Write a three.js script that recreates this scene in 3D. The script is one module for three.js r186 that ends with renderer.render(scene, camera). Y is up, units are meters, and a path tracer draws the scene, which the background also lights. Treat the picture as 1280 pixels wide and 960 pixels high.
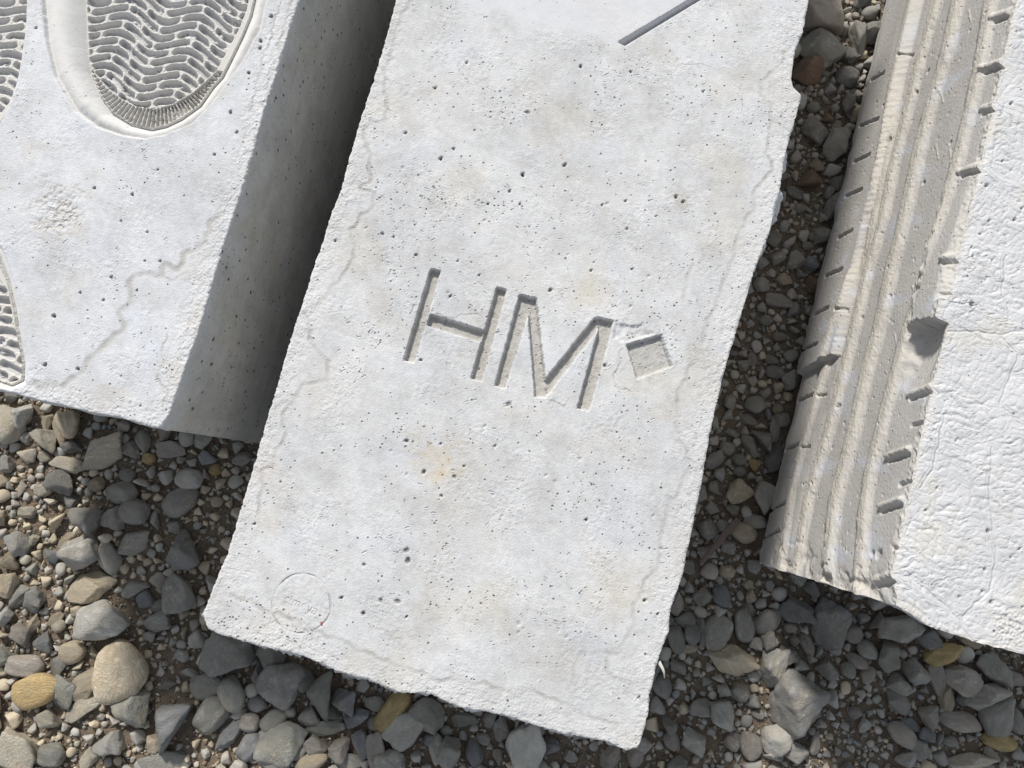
import * as THREE from 'three';
import { mergeVertices } from 'three/addons/utils/BufferGeometryUtils.js';

// ---------------------------------------------------------------- camera, sky, sun, exposure
const BASE = 0, TOP = 0.19, CAM = 0.59, FOV = 53;                     // metres: top of the blocks, lens height
const F = 480 / Math.tan(FOV * Math.PI / 360);
const scene = new THREE.Scene();
const camera = new THREE.PerspectiveCamera(FOV, 4 / 3, 0.02, 60);
camera.position.set(0, CAM, 0);
const plumb = new THREE.Vector3((605 - 640) / F, -(595 - 480) / F, -1).normalize();
camera.quaternion.setFromUnitVectors(plumb, new THREE.Vector3(0, -1, 0));
camera.updateMatrixWorld();

const sunTravel = new THREE.Vector2(0.35, 0.937).normalize(), SUN_EL = 39.5 * Math.PI / 180;
const toSun = new THREE.Vector3(-sunTravel.x * Math.cos(SUN_EL), Math.sin(SUN_EL), -sunTravel.y * Math.cos(SUN_EL));
const sun = new THREE.DirectionalLight(new THREE.Color(1.0, 0.965, 0.91), 3.7);
sun.position.copy(toSun).multiplyScalar(4); sun.castShadow = true; sun.shadow.radius = 11;
sun.shadow.mapSize.set(2048, 2048);
Object.assign(sun.shadow.camera, { left: -0.8, right: 0.8, top: 0.8, bottom: -0.8, near: 1, far: 8 });
scene.add(sun, sun.target);
{
  const W = 512, H = 256, d = new Float32Array(W * H * 4), v = new THREE.Vector3();
  for (let j = 0; j < H; j++) for (let i = 0; i < W; i++) {
    const phi = (i + 0.5) / W * 2 * Math.PI - Math.PI, th = ((j + 0.5) / H - 0.5) * Math.PI;
    v.set(Math.cos(th) * Math.cos(phi), Math.sin(th), Math.cos(th) * Math.sin(phi));
    const up = Math.max(0, v.y), c = Math.max(0, v.dot(toSun));
    const hor = Math.pow(1 - up, 2), glow = 0.55 * Math.pow(c, 6) + 1.2 * Math.pow(c, 40);
    const k = v.y < 0 ? 0.45 : 1;
    const o = (j * W + i) * 4;
    d[o] = 1.4 * k * (0.165 + 0.30 * hor + glow * 0.33); d[o + 1] = 1.4 * k * (0.186 + 0.315 * hor + glow * 0.32); d[o + 2] = 1.4 * k * (0.222 + 0.325 * hor + glow * 0.30); d[o + 3] = 1;
  }
  const sky = new THREE.DataTexture(d, W, H, THREE.RGBAFormat, THREE.FloatType);
  sky.mapping = THREE.EquirectangularReflectionMapping; sky.magFilter = THREE.LinearFilter; sky.needsUpdate = true;
  scene.background = sky; scene.environment = sky;
}
const renderer = new THREE.WebGLRenderer({ antialias: true });
renderer.toneMapping = THREE.LinearToneMapping;
renderer.toneMappingExposure = 1.12;
renderer.shadowMap.enabled = true;

// ---------------------------------------------------------------- helpers
function rng(seed) { let s = seed >>> 0; return () => { s = (s + 0x6D2B79F5) >>> 0; let t = s; t = Math.imul(t ^ (t >>> 15), t | 1); t ^= t + Math.imul(t ^ (t >>> 7), t | 61); return ((t ^ (t >>> 14)) >>> 0) / 4294967296; }; }
const clamp = (x, a = 0, b = 1) => x < a ? a : x > b ? b : x;
const lerp = (a, b, t) => a + (b - a) * t;
const sm = (a, b, x) => { const t = clamp((x - a) / (b - a)); return t * t * (3 - 2 * t); };
const P = new Uint8Array(1024); { const r = rng(11), p = [...Array(512).keys()].map(i => i & 255); for (let i = 511; i > 0; i--) { const j = Math.floor(r() * (i + 1)); [p[i], p[j]] = [p[j], p[i]]; } for (let i = 0; i < 1024; i++) P[i] = p[i & 511]; }
const GX = new Float64Array(256), GY = new Float64Array(256); for (let i = 0; i < 256; i++) { GX[i] = Math.cos(i / 256 * 6.28318) * 1.5; GY[i] = Math.sin(i / 256 * 6.28318) * 1.5; }
function noise(x, y) {                                       // gradient noise, about -1..1
  const xi = Math.floor(x), yi = Math.floor(y), fx = x - xi, fy = y - yi, X = xi & 255, Y = yi & 255;
  const u = fx * fx * fx * (fx * (fx * 6 - 15) + 10), v = fy * fy * fy * (fy * (fy * 6 - 15) + 10);
  const a = P[P[X] + Y], b = P[P[X + 1] + Y], c = P[P[X] + Y + 1], d = P[P[X + 1] + Y + 1];
  const n0 = GX[a] * fx + GY[a] * fy, n1 = GX[b] * (fx - 1) + GY[b] * fy, n2 = GX[c] * fx + GY[c] * (fy - 1), n3 = GX[d] * (fx - 1) + GY[d] * (fy - 1);
  const m = n0 + u * (n1 - n0), n = n2 + u * (n3 - n2); return m + v * (n - m);
}
function fbm(x, y, o = 4) { let s = 0, a = 0.55; for (let i = 0; i < o; i++) { s += a * noise(x, y); x = x * 2.03 + 17.3; y = y * 2.03 + 5.1; a *= 0.5; } return s; }
const ray = new THREE.Vector3();
function pixelRay(px, py) { return ray.set((px - 640) / F, -(py - 480) / F, -1).applyQuaternion(camera.quaternion); }
function at(px, py, y) { pixelRay(px, py); const k = (y - CAM) / ray.y; return [ray.x * k, ray.z * k]; }
const iq = camera.quaternion.clone().invert();
function project(x, y, z) { ray.set(x, y - CAM, z).applyQuaternion(iq); return [640 - F * ray.x / ray.z, 480 + F * ray.y / ray.z]; }
const taken = {};
function numbered(n) { const k = taken[n] = (taken[n] ?? -1) + 1; return k ? `${n}_${String(k).padStart(3, '0')}` : n; }
function tag(o, label, category, group) { o.userData.label = label; o.userData.category = category; if (group) o.userData.group = group; return o; }
function shade(o) { o.castShadow = o.receiveShadow = true; return o; }
function meshOf(name, geometry, material, parent, label) { const m = shade(new THREE.Mesh(geometry, material)); m.name = name; if (label) m.userData.label = label; (parent ?? scene).add(m); return m; }
const byte = v => { v = clamp(v); return 255 * (v <= 0.0031308 ? v * 12.92 : 1.055 * Math.pow(v, 1 / 2.4) - 0.055); };

// A raster in a block's own metres: relief carried by vertices (geo), fine relief (bump), albedo and a piece id.
class Field {
  constructor(x0, x1, z0, z1, res) {
    Object.assign(this, { x0, x1, z0, z1, res }); this.W = Math.ceil((x1 - x0) / res); this.H = Math.ceil((z1 - z0) / res);
    const n = this.W * this.H; this.geo = new Float32Array(n); this.bump = new Float32Array(n); this.r = new Float32Array(n); this.g = new Float32Array(n); this.b = new Float32Array(n); this.id = new Uint16Array(n);
  }
  each(f, x0 = this.x0, x1 = this.x1, z0 = this.z0, z1 = this.z1) {
    const i0 = Math.max(0, Math.floor((x0 - this.x0) / this.res)), i1 = Math.min(this.W, Math.ceil((x1 - this.x0) / this.res)), j0 = Math.max(0, Math.floor((z0 - this.z0) / this.res)), j1 = Math.min(this.H, Math.ceil((z1 - this.z0) / this.res));
    for (let j = j0; j < j1; j++) for (let i = i0; i < i1; i++) f(this.x0 + (i + 0.5) * this.res, this.z0 + (j + 0.5) * this.res, j * this.W + i);
  }
  mix(k, c, t) { this.r[k] += (c[0] - this.r[k]) * t; this.g[k] += (c[1] - this.g[k]) * t; this.b[k] += (c[2] - this.b[k]) * t; }
  sample(a, x, z) {
    const u = clamp((x - this.x0) / this.res - 0.5, 0, this.W - 1.001), v = clamp((z - this.z0) / this.res - 0.5, 0, this.H - 1.001), i = Math.floor(u), j = Math.floor(v), fu = u - i, fv = v - j, k = j * this.W + i;
    return (a[k] * (1 - fu) + a[k + 1] * fu) * (1 - fv) + (a[k + this.W] * (1 - fu) + a[k + this.W + 1] * fu) * fv;
  }
  idAt(x, z) { const i = clamp(Math.floor((x - this.x0) / this.res), 0, this.W - 1), j = clamp(Math.floor((z - this.z0) / this.res), 0, this.H - 1); return this.id[j * this.W + i]; }
  uv(x, z) { return [(x - this.x0) / (this.W * this.res), (z - this.z0) / (this.H * this.res)]; }
  // a dent: elliptical, depth in metres; colour mixed in paints hole shade, grime, spots
  dent(x, z, a, b, ang, depth, tint, color, deep = false) {
    const c = Math.cos(ang), s = Math.sin(ang), m = Math.max(a, b) * 1.3;
    this.each((px, pz, k) => {
      const dx = px - x, dz = pz - z, u = (dx * c + dz * s) / a, v = (-dx * s + dz * c) / b, d = Math.sqrt(u * u + v * v) * (1 + 0.25 * noise(px * 900, pz * 900));
      if (d > 1.15) return; const t = 1 - sm(0.55, 1.1, d);
      if (deep) this.geo[k] -= depth * t; else this.bump[k] -= depth * t;
      if (tint) this.mix(k, color, tint * t);
    }, x - m, x + m, z - m, z + m);
  }
  stroke(pts, width, f) {                                   // f(k, distance, x, z) near a polyline
    for (let n = 0; n < pts.length - 1; n++) {
      const [ax, az] = pts[n], [bx, bz] = pts[n + 1], L2 = (bx - ax) ** 2 + (bz - az) ** 2;
      this.each((x, z, k) => {
        const t = clamp(((x - ax) * (bx - ax) + (z - az) * (bz - az)) / L2), d = Math.hypot(x - ax - t * (bx - ax), z - az - t * (bz - az));
        if (d < width) f(k, d, x, z);
      }, Math.min(ax, bx) - width, Math.max(ax, bx) + width, Math.min(az, bz) - width, Math.max(az, bz) + width);
    }
  }
  maps() {
    const n = this.W * this.H, c = new Uint8Array(n * 4), h = new Float32Array(n * 4); let lo = 1e9, hi = -1e9;
    for (let k = 0; k < n; k++) { if (this.bump[k] < lo) lo = this.bump[k]; if (this.bump[k] > hi) hi = this.bump[k]; }
    for (let k = 0; k < n; k++) { c[4 * k] = byte(this.r[k]); c[4 * k + 1] = byte(this.g[k]); c[4 * k + 2] = byte(this.b[k]); c[4 * k + 3] = 255; h[4 * k] = h[4 * k + 1] = h[4 * k + 2] = (this.bump[k] - lo) / (hi - lo); h[4 * k + 3] = 1; }
    const map = new THREE.DataTexture(c, this.W, this.H), bumpMap = new THREE.DataTexture(h, this.W, this.H, THREE.RGBAFormat, THREE.FloatType);
    map.colorSpace = THREE.SRGBColorSpace;
    for (const t of [map, bumpMap]) { t.magFilter = t.minFilter = THREE.LinearFilter; t.wrapS = t.wrapT = THREE.MirroredRepeatWrapping; t.needsUpdate = true; }
    return { map, bumpMap, bumpScale: hi - lo, roughness: 0.93 };
  }
}
function polyDist(pts, x, z) {                               // signed distance, negative inside
  let d = 1e9, inside = false;
  for (let i = 0, j = pts.length - 1; i < pts.length; j = i++) {
    const [ax, az] = pts[i], [bx, bz] = pts[j], ex = bx - ax, ez = bz - az, t = clamp(((x - ax) * ex + (z - az) * ez) / (ex * ex + ez * ez));
    d = Math.min(d, (x - ax - t * ex) ** 2 + (z - az - t * ez) ** 2);
    if ((az > z) !== (bz > z) && x < ex * (z - az) / ez + ax) inside = !inside;
  }
  return (inside ? -1 : 1) * Math.sqrt(d);
}
const bounds = pts => [Math.min(...pts.map(p => p[0])), Math.max(...pts.map(p => p[0])), Math.min(...pts.map(p => p[1])), Math.max(...pts.map(p => p[1]))];
function curve(pts, key = 0) {                               // piecewise-linear value of one coordinate along the other
  const s = [...pts].sort((a, b) => a[key] - b[key]);
  return t => { let i = 0; while (i < s.length - 2 && s[i + 1][key] < t) i++; const a = s[i], b = s[i + 1]; return lerp(a[1 - key], b[1 - key], (t - a[key]) / (b[key] - a[key] || 1e-9)); };
}
// a grid of vertices split into one geometry per piece id
function gridGeometries(nu, nv, pos, uv, idOf, flip) {
  const idx = [];
  for (let j = 0; j < nv; j++) for (let i = 0; i < nu; i++) { const a = j * (nu + 1) + i, b = a + 1, c = a + nu + 1, d = c + 1; flip ? idx.push(a, b, c, b, d, c) : idx.push(a, c, b, b, c, d); }
  const full = new THREE.BufferGeometry(); full.setAttribute('position', new THREE.BufferAttribute(pos, 3)); full.setAttribute('uv', new THREE.BufferAttribute(uv, 2)); full.setIndex(idx); full.computeVertexNormals();
  if (!idOf) return new Map([[0, full]]);
  const N = full.attributes.normal.array, lists = new Map();
  for (let t = 0; t < idx.length; t += 3) {
    const x = (pos[idx[t] * 3] + pos[idx[t + 1] * 3] + pos[idx[t + 2] * 3]) / 3, z = (pos[idx[t] * 3 + 2] + pos[idx[t + 1] * 3 + 2] + pos[idx[t + 2] * 3 + 2]) / 3, id = idOf(x, z);
    if (!lists.has(id)) lists.set(id, []); lists.get(id).push(idx[t], idx[t + 1], idx[t + 2]);
  }
  const out = new Map(), slot = new Int32Array(pos.length / 3);
  for (const [id, list] of lists) {
    slot.fill(-1); let n = 0; const p = [], q = [], u = [], ix = list.map(k => { if (slot[k] < 0) { slot[k] = n++; p.push(pos[3 * k], pos[3 * k + 1], pos[3 * k + 2]); q.push(N[3 * k], N[3 * k + 1], N[3 * k + 2]); u.push(uv[2 * k], uv[2 * k + 1]); } return slot[k]; });
    const g = new THREE.BufferGeometry(); g.setAttribute('position', new THREE.Float32BufferAttribute(p, 3)); g.setAttribute('normal', new THREE.Float32BufferAttribute(q, 3)); g.setAttribute('uv', new THREE.Float32BufferAttribute(u, 2)); g.setIndex(ix); out.set(id, g);
  }
  return out;
}
// a side face between the top edge curve and a bottom curve; offset(u, drop) pushes it outward
function sideGeometry(top, bottom, drops, offset, uvOf, outward) {
  const nu = top.length - 1, nv = drops.length - 1, pos = new Float32Array((nu + 1) * (nv + 1) * 3), uv = new Float32Array((nu + 1) * (nv + 1) * 2); let along = 0;
  for (let i = 0; i <= nu; i++) {
    const a = top[Math.max(0, i - 4)], b = top[Math.min(nu, i + 4)], L = Math.hypot(b[0] - a[0], b[2] - a[2]) || 1, nx = -(b[2] - a[2]) / L * outward, nz = (b[0] - a[0]) / L * outward;
    if (i) along += Math.hypot(top[i][0] - top[i - 1][0], top[i][2] - top[i - 1][2]);
    for (let j = 0; j <= nv; j++) {
      const k = j * (nu + 1) + i, w = drops[j], y = lerp(top[i][1], BASE, w), drop = top[i][1] - y, o = j ? offset(i / nu, drop, along) : 0, q = Math.pow(w, 0.7);
      pos[3 * k] = lerp(top[i][0], bottom[i][0], q) + nx * o; pos[3 * k + 1] = y; pos[3 * k + 2] = lerp(top[i][2], bottom[i][1], q) + nz * o;
      const [s, t] = uvOf(along, drop); uv[2 * k] = s; uv[2 * k + 1] = t;
    }
  }
  return gridGeometries(nu, nv, pos, uv, null, outward < 0).get(0);
}
const FAR = 0.24, rowZ = (v, a, b) => v < 0.02 ? a - FAR * (1 - v / 0.02) : lerp(a, b, (v - 0.02) / 0.98);   // the blocks run on beyond the frame
const DROPS = [0, 0.004, 0.009, 0.015, 0.022, 0.032, 0.045, 0.065, 0.09, 0.12, 0.16, 0.21, 0.27, 0.34, 0.42, 0.5, 0.6, 0.7, 0.8, 0.9, 1];

// ---------------------------------------------------------------- block frames (local x across, local z along the block, towards the viewer)
function frame(px, py, degrees) {
  const [ox, oz] = at(px, py, TOP), a = degrees * Math.PI / 180, c = Math.cos(a), s = Math.sin(a);
  return {
    ox, oz, a,
    local: (wx, wz) => { wx -= ox; wz -= oz; return [wx * c - wz * s, wx * s + wz * c]; },
    world: (x, z) => [ox + x * c + z * s, oz - x * s + z * c],
    px(x, y, h = TOP) { return this.local(...at(x, y, h)); },
    list(p, h) { return p.map(q => this.px(q[0], q[1], h)); },
  };
}
const frameC = frame(620, 470, -13.1), frameL = frame(203, 500, -13.1), frameR = frame(1150, 560, -14.2);
function placed(group, fr) { group.position.set(fr.ox, 0, fr.oz); group.rotation.y = fr.a; scene.add(group); return group; }

// ---------------------------------------------------------------- concrete surfaces
const GRIME_SHADE = [0.13, 0.125, 0.115], BEIGE = [0.40, 0.35, 0.27], OCHRE = [0.56, 0.44, 0.25];  // first colour: shade inside holes and dents, painted together with grime
function concrete(f, seed, base, opt = {}) {
  const sx = seed * 3.7, r = rng(seed);
  f.each((x, z, k) => {
    const big = fbm(x * 14 + sx, z * 14, 4), mid = fbm(x * 70 + sx, z * 70 + 9, 3), fine = noise(x * 900 + sx, z * 900), grain = noise(x * 2300, z * 2300 + sx);
    const warm = sm(0.05, 0.5, fbm(x * 22 + 40 + sx, z * 22, 4)), blue = sm(0.1, 0.5, fbm(x * 26 + 80 + sx, z * 26 + 7, 3));
    let v = 1 + 0.16 * big + 0.13 * mid + 0.07 * fine + 0.06 * grain + 0.07 * noise(x * 330 + sx, z * 330), dull = 0.65 * sm(-0.05, 0.5, fbm(x * 48 + sx + 60, z * 48, 5)) + 0.35 * sm(0.0, 0.4, fbm(x * 190 + sx, z * 190 + 31, 3));
    f.r[k] = base[0] * v * (1 - 0.015 * warm - 0.02 * blue - 0.13 * dull); f.g[k] = base[1] * v * (1 - 0.045 * warm - 0.005 * blue - 0.135 * dull); f.b[k] = base[2] * v * (1 - 0.10 * warm + 0.02 * blue - 0.15 * dull);
    f.geo[k] += 0.00045 * big + 0.00022 * mid;
    const rough = sm(-0.1, 0.35, fbm(x * 40 + sx, z * 40 + 33, 3));
    f.bump[k] += 0.00003 * fine + 0.00005 * grain + 0.00006 * noise(x * 1100, z * 1100 + sx) + rough * (0.00016 * noise(x * 420, z * 420 + sx) + 0.00020 * Math.abs(noise(x * 760, z * 560)) + 0.00012 * Math.abs(noise(x * 1500, z * 1300)));
  });
  // air holes: clustered, most of them tiny, inner shade and grime painted dark
  const area = (f.x1 - f.x0) * (f.z1 - f.z0), n = Math.round(area * (opt.pores ?? 60000));
  for (let i = 0; i < n; i++) {
    const x = lerp(f.x0, f.x1, r()), z = lerp(f.z0, f.z1, r()), dens = sm(0.0, 0.55, fbm(x * 30 + sx + 5, z * 30 + 71, 4)); if (r() > 0.10 + dens) continue;
    const rad = 0.00019 + 0.00042 * Math.pow(r(), 3) + (r() < 0.016 ? 0.0006 * r() : 0);
    f.dent(x, z, rad, rad * (0.5 + 0.5 * r()), r() * 3, rad * 1.5, 0.35 + 0.5 * r(), GRIME_SHADE, rad > 0.0007);
  }
  // small torn scratches
  for (let i = 0; i < area * (opt.scratches ?? 5200); i++) {
    const x = lerp(f.x0, f.x1, r()), z = lerp(f.z0, f.z1, r()); if (noise(x * 18 + sx, z * 18 + 3) < -0.05) continue;
    const a = (opt.scratchAngle ?? -0.3) + (r() - 0.5) * 1.8, L = 0.0005 + 0.0015 * r() * r();
    f.dent(x, z, L, 0.0003 + 0.0003 * r(), a, 0.0004, 0.2 * r() * r(), GRIME_SHADE);
    f.dent(x - Math.sin(a) * 0.0005, z + Math.cos(a) * 0.0005, L, 0.0004, a, -0.0002);
  }
}
function wobble(pts, amp, seed, step = 0.0012) {              // a wandering line through the points
  const out = [];
  for (let i = 0; i < pts.length - 1; i++) { const [a, b] = [pts[i], pts[i + 1]], n = Math.max(1, Math.ceil(Math.hypot(b[0] - a[0], b[1] - a[1]) / step)); for (let k = 0; k < n; k++) { const x = lerp(a[0], b[0], k / n), z = lerp(a[1], b[1], k / n); out.push([x + amp * fbm(x * 130 + seed, z * 130, 4) * 1.25, z + amp * fbm(x * 130, z * 130 + seed + 50, 4) * 1.25]); } }
  out.push(pts[pts.length - 1]); return out;
}
function seam(f, pts, seed, strength = 1, wide = 0.0018) {    // the line where one pour met the next
  f.stroke(wobble(pts, 0.0026, seed), wide, (k, d, x, z) => {
    const t = 1 - sm(0.1, 1, d / wide), q = strength * (0.55 + 0.6 * sm(-0.3, 0.3, noise(x * 90 + seed, z * 90)));
    f.bump[k] -= 0.00008 * t * q; f.mix(k, [0.40, 0.385, 0.36], 0.27 * t * q);
  });
}
function stain(f, x, z, rad, c, amount, freq = 160) { f.each((px, pz, k) => { const d = Math.hypot(px - x, pz - z) / rad + 1.1 * fbm(px * freq, pz * freq, 5); f.mix(k, c, amount * (1 - sm(0.3, 1, d)) * (0.5 + 0.5 * sm(-0.2, 0.4, noise(px * 500, pz * 500)))); }, x - rad * 1.6, x + rad * 1.6, z - rad * 1.6, z + rad * 1.6); }
function recess(f, polys, depth, wall, id, floor, floorMix) {
  const all = polys.flat(), [a, b, c, d] = bounds(all), m = 0.003;
  f.each((x, z, k) => {
    let s = 1e9; for (const p of polys) s = Math.min(s, polyDist(p, x, z));
    s += 0.00022 + 0.00028 * noise(x * 320, z * 320) + 0.00012 * noise(x * 1300, z * 1300);
    const t = 1 - sm(-wall * 0.85, wall * 0.15, s); if (t <= 0) return;
    f.geo[k] = lerp(f.geo[k], f.geo[k] * 0.4 - depth, t); f.id[k] = id;
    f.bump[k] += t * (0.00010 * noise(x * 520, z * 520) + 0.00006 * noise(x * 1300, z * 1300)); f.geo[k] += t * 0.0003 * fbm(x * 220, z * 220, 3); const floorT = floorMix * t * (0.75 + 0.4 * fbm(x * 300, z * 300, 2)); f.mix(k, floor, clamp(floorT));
  }, a - m, b + m, c - m, d + m);
}
const plain = new Field(0, 0.26, 0, 0.26, 0.00032);          // formed side faces, seamless by mirroring
concrete(plain, 77, [0.54, 0.54, 0.53], { pores: 52000, scratches: 900, scratchAngle: 1.4 });
{ const r = rng(91); for (let i = 0; i < 620; i++) { const w = 0.0004 + 0.0008 * r() ** 3; plain.dent(0.26 * r(), 0.26 * r(), w * (0.8 + r()), w * 0.8, 1.4 + 0.4 * r(), w * 1.5, 0.85, [0.07, 0.068, 0.064]); } }  // larger pores, their inner shade painted as near-black colour
plain.each((x, z, k) => { plain.bump[k] += 0.8 * plain.geo[k]; plain.bump[k] *= 0.7; const s = 1 + 0.10 * fbm(x * 70 + 3, z * 10, 4) + 0.12 * fbm(x * 25, z * 25 + 9, 4); plain.r[k] *= s; plain.g[k] *= s; plain.b[k] *= s; plain.geo[k] = 0; });
const plainMaterial = new THREE.MeshStandardMaterial(plain.maps());
const brokenMaterial = new THREE.MeshStandardMaterial({ ...plain.maps(), color: new THREE.Color(1.0, 1.02, 1.07) });
const plainUV = (s, d) => [s / 0.26, d / 0.26];

// ================================================================ the lettered block in the middle
const lettered = placed(new THREE.Group(), frameC); lettered.name = 'concrete_block';
tag(lettered, 'pale concrete block with recessed capital letters and a diamond, between the other two', 'concrete block');
{
  const fr = frameC, q = p => fr.list(p);
  const zTop = fr.px(760, -95)[1];
  const left = q([[520, -80], [507, -40], [495, 0], [487, 40], [470, 100], [452, 150], [440, 195], [428, 245], [415, 265], [405, 300], [392, 330], [380, 370], [368, 400], [358, 430], [345, 480], [330, 530], [315, 590], [300, 640], [285, 690], [266, 735], [256, 762]]);
  const right = q([[1035, -90], [1018, -30], [1011, 0], [1004, 40], [994, 62], [989, 98], [992, 108], [1003, 119], [995, 150], [983, 190], [976, 235], [963, 290], [943, 340], [928, 390], [913, 440], [904, 470], [888, 540], [879, 595], [868, 650], [854, 717], [838, 765], [836, 790], [822, 827], [812, 870], [810, 895], [801, 925]]);
  const front = q([[254, 772], [258, 785], [268, 791], [320, 806], [380, 820], [420, 838], [470, 853], [500, 866], [540, 868], [573, 884], [630, 894], [667, 906], [707, 918], [757, 926], [783, 938], [797, 934], [801, 928]]);
  left.unshift([left[0][0], left[0][1] - 0.4]); right.unshift([right[0][0], right[0][1] - 0.4]);
  for (const [p, keep] of [[left, 0.45], [right, 0.95]]) { const a = p[3], b = p[p.length - 4]; for (let i = 3; i < p.length - 3; i++) { const t = (p[i][1] - a[1]) / (b[1] - a[1]); p[i][0] = lerp(lerp(a[0], b[0], t), p[i][0], keep); } }
  const sL = curve(left, 1), sR = curve(right, 1), tB = curve(front, 0);
  const f = new Field(Math.min(...left.map(p => p[0])) - 0.004, Math.max(...right.map(p => p[0])) + 0.004, zTop - 0.002, Math.max(...front.map(p => p[1])) + 0.004, 0.00025);
  concrete(f, 5, [0.588, 0.588, 0.592], { pores: 150000, scratches: 11000 });
  const L = (x, y) => fr.px(x, y);
  // smoother, whiter area beyond the groove
  { const panel = q([[560, -100], [575, 5], [650, 20], [720, 45], [772, 54], [880, -15], [950, -100]]), b = bounds(panel);
    f.each((x, z, k) => { const d = polyDist(panel, x, z) + 0.010 * fbm(x * 45, z * 45, 5), t = 1 - sm(-0.004, 0.005, d); f.mix(k, [0.655, 0.658, 0.68], 0.7 * t); f.bump[k] *= 1 - 0.75 * t; }, b[0] - 0.01, b[1] + 0.01, b[2] - 0.01, b[3] + 0.01); }
  // pour lines near the edges
  seam(f, q([[515, -30], [508, 14], [494, 45], [491, 69], [481, 82], [481, 117], [486, 134], [481, 148], [460, 158], [455, 172], [464, 206], [464, 227], [447, 234], [465, 241], [464, 261], [434, 289], [446, 309], [440, 330], [425, 350], [409, 369], [381, 393], [388, 427], [412, 451], [409, 472], [381, 479], [357, 513], [351, 561], [330, 592], [322, 640]]), 1, 1.25);
  seam(f, q([[985, 60], [971, 86], [953, 100], [950, 117], [964, 131], [962, 162], [957, 192], [967, 210], [946, 234], [943, 261], [922, 292], [919, 320], [905, 350], [885, 400], [880, 430]]), 2, 1.1);
  seam(f, q([[866, 331], [856, 355], [854, 376]]), 3, 0.8);
  seam(f, q([[870, 440], [850, 490], [845, 520], [849, 551], [863, 575], [850, 610], [832, 640], [826, 690], [797, 747], [787, 797], [760, 820], [757, 837], [770, 847]]), 4, 0.9);
  seam(f, q([[775, 818], [727, 817], [715, 837], [717, 857]]), 5, 0.7);
  seam(f, q([[285, 742], [340, 765], [400, 790], [470, 822], [540, 847], [607, 857], [647, 870], [657, 863], [680, 870], [727, 893], [773, 907]]), 6, 1.0);
  seam(f, q([[470, 820], [500, 790], [560, 770], [600, 740]]), 7, 0.25); seam(f, q([[850, 80], [880, 82], [918, 90]]), 9, 0.8, 0.0006);
  // rougher rim outside those lines
  f.each((x, z, k) => {
    const e = Math.min(x - sL(z), sR(z) - x, tB(x) - z), t = 1 - sm(0.002, 0.016, e + 0.010 * fbm(x * 50, z * 50, 3));
    if (t > 0) { f.bump[k] += t * (0.00022 * noise(x * 330, z * 330) + 0.00016 * noise(x * 900, z * 900)); f.geo[k] += t * (0.00035 * fbm(x * 110, z * 110, 3)); f.mix(k, [0.60, 0.59, 0.575], 0.3 * t); }
    const c = 0.0005 + 0.0030 * Math.max(0, fbm(x * 150, z * 150, 3)); if (e < c) f.geo[k] -= 0.6 * (c - Math.max(e, -0.001)) ** 2 / c;
  });
  // named holes, dents and stains
  const r = rng(42);
  for (const [x, y, rad, dp] of [[551, 198, 3, 3], [637, 239, 2.6, 2], [544, 110, 2.2, 2.5], [507, 166, 3, 1.6], [567, 186, 2.4, 2], [653, 218, 3, 2], [654, 219, 3, 2], [706, 206, 3.5, 2], [660, 140, 4, 1], [650, 255, 2.4, 1.5], [610, 255, 2.2, 1.5], [782, 251, 2, 2.2], [753, 256, 2, 2.2], [784, 286, 2.6, 1.5], [478, 292, 2.4, 2], [492, 296, 2.4, 1.6], [419, 301, 2.2, 2], [563, 370, 2.4, 2.2], [526, 450, 2.2, 3], [599, 460, 2, 3], [636, 505, 4.5, 1.2], [508, 551, 3.4, 2], [530, 590, 3.4, 2.2], [552, 620, 2.4, 2], [568, 596, 3.5, 1.5], [580, 583, 2, 2], [551, 555, 2, 2], [572, 326, 1.8, 2], [599, 344, 2.2, 1.4], [739, 338, 2, 2.6], [790, 336, 1.8, 2.2], [688, 363, 3.4, 1.8], [510, 701, 4.5, 1.8], [508, 688, 4.5, 1.4], [455, 706, 2.8, 1.6], [476, 751, 3.4, 1.6], [497, 752, 4, 1.4], [454, 767, 3, 2.2], [508, 771, 1.8, 2], [318, 655, 2, 2.5], [733, 650, 2.4, 2.6], [806, 751, 2.8, 2.6], [822, 768, 2, 2.2], [845, 246, 3, 3], [854, 252, 2.6, 2.6], [820, 270, 1.5, 2], [634, 470, 2, 2], [671, 443, 2, 2.2], [756, 457, 3, 2], [728, 505, 1.8, 2.4], [866, 325, 1.6, 1.4]])
    { const [a, b] = L(x, y); f.dent(a, b, rad * 0.00039, rad * 0.0003, r() * 3, dp * 0.0008, 0.62, GRIME_SHADE, true); }
  for (let i = 0; i < 80; i++) { const [a, b] = L(lerp(430, 830, r()), lerp(180, 800, r())); if (noise(a * 30, b * 30) < 0) continue; const w = 0.0005 + 0.0007 * r() * r(); f.dent(a, b, w * 1.4, w, r() * 3, 0.0006, 0.15, GRIME_SHADE, true); }
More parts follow.
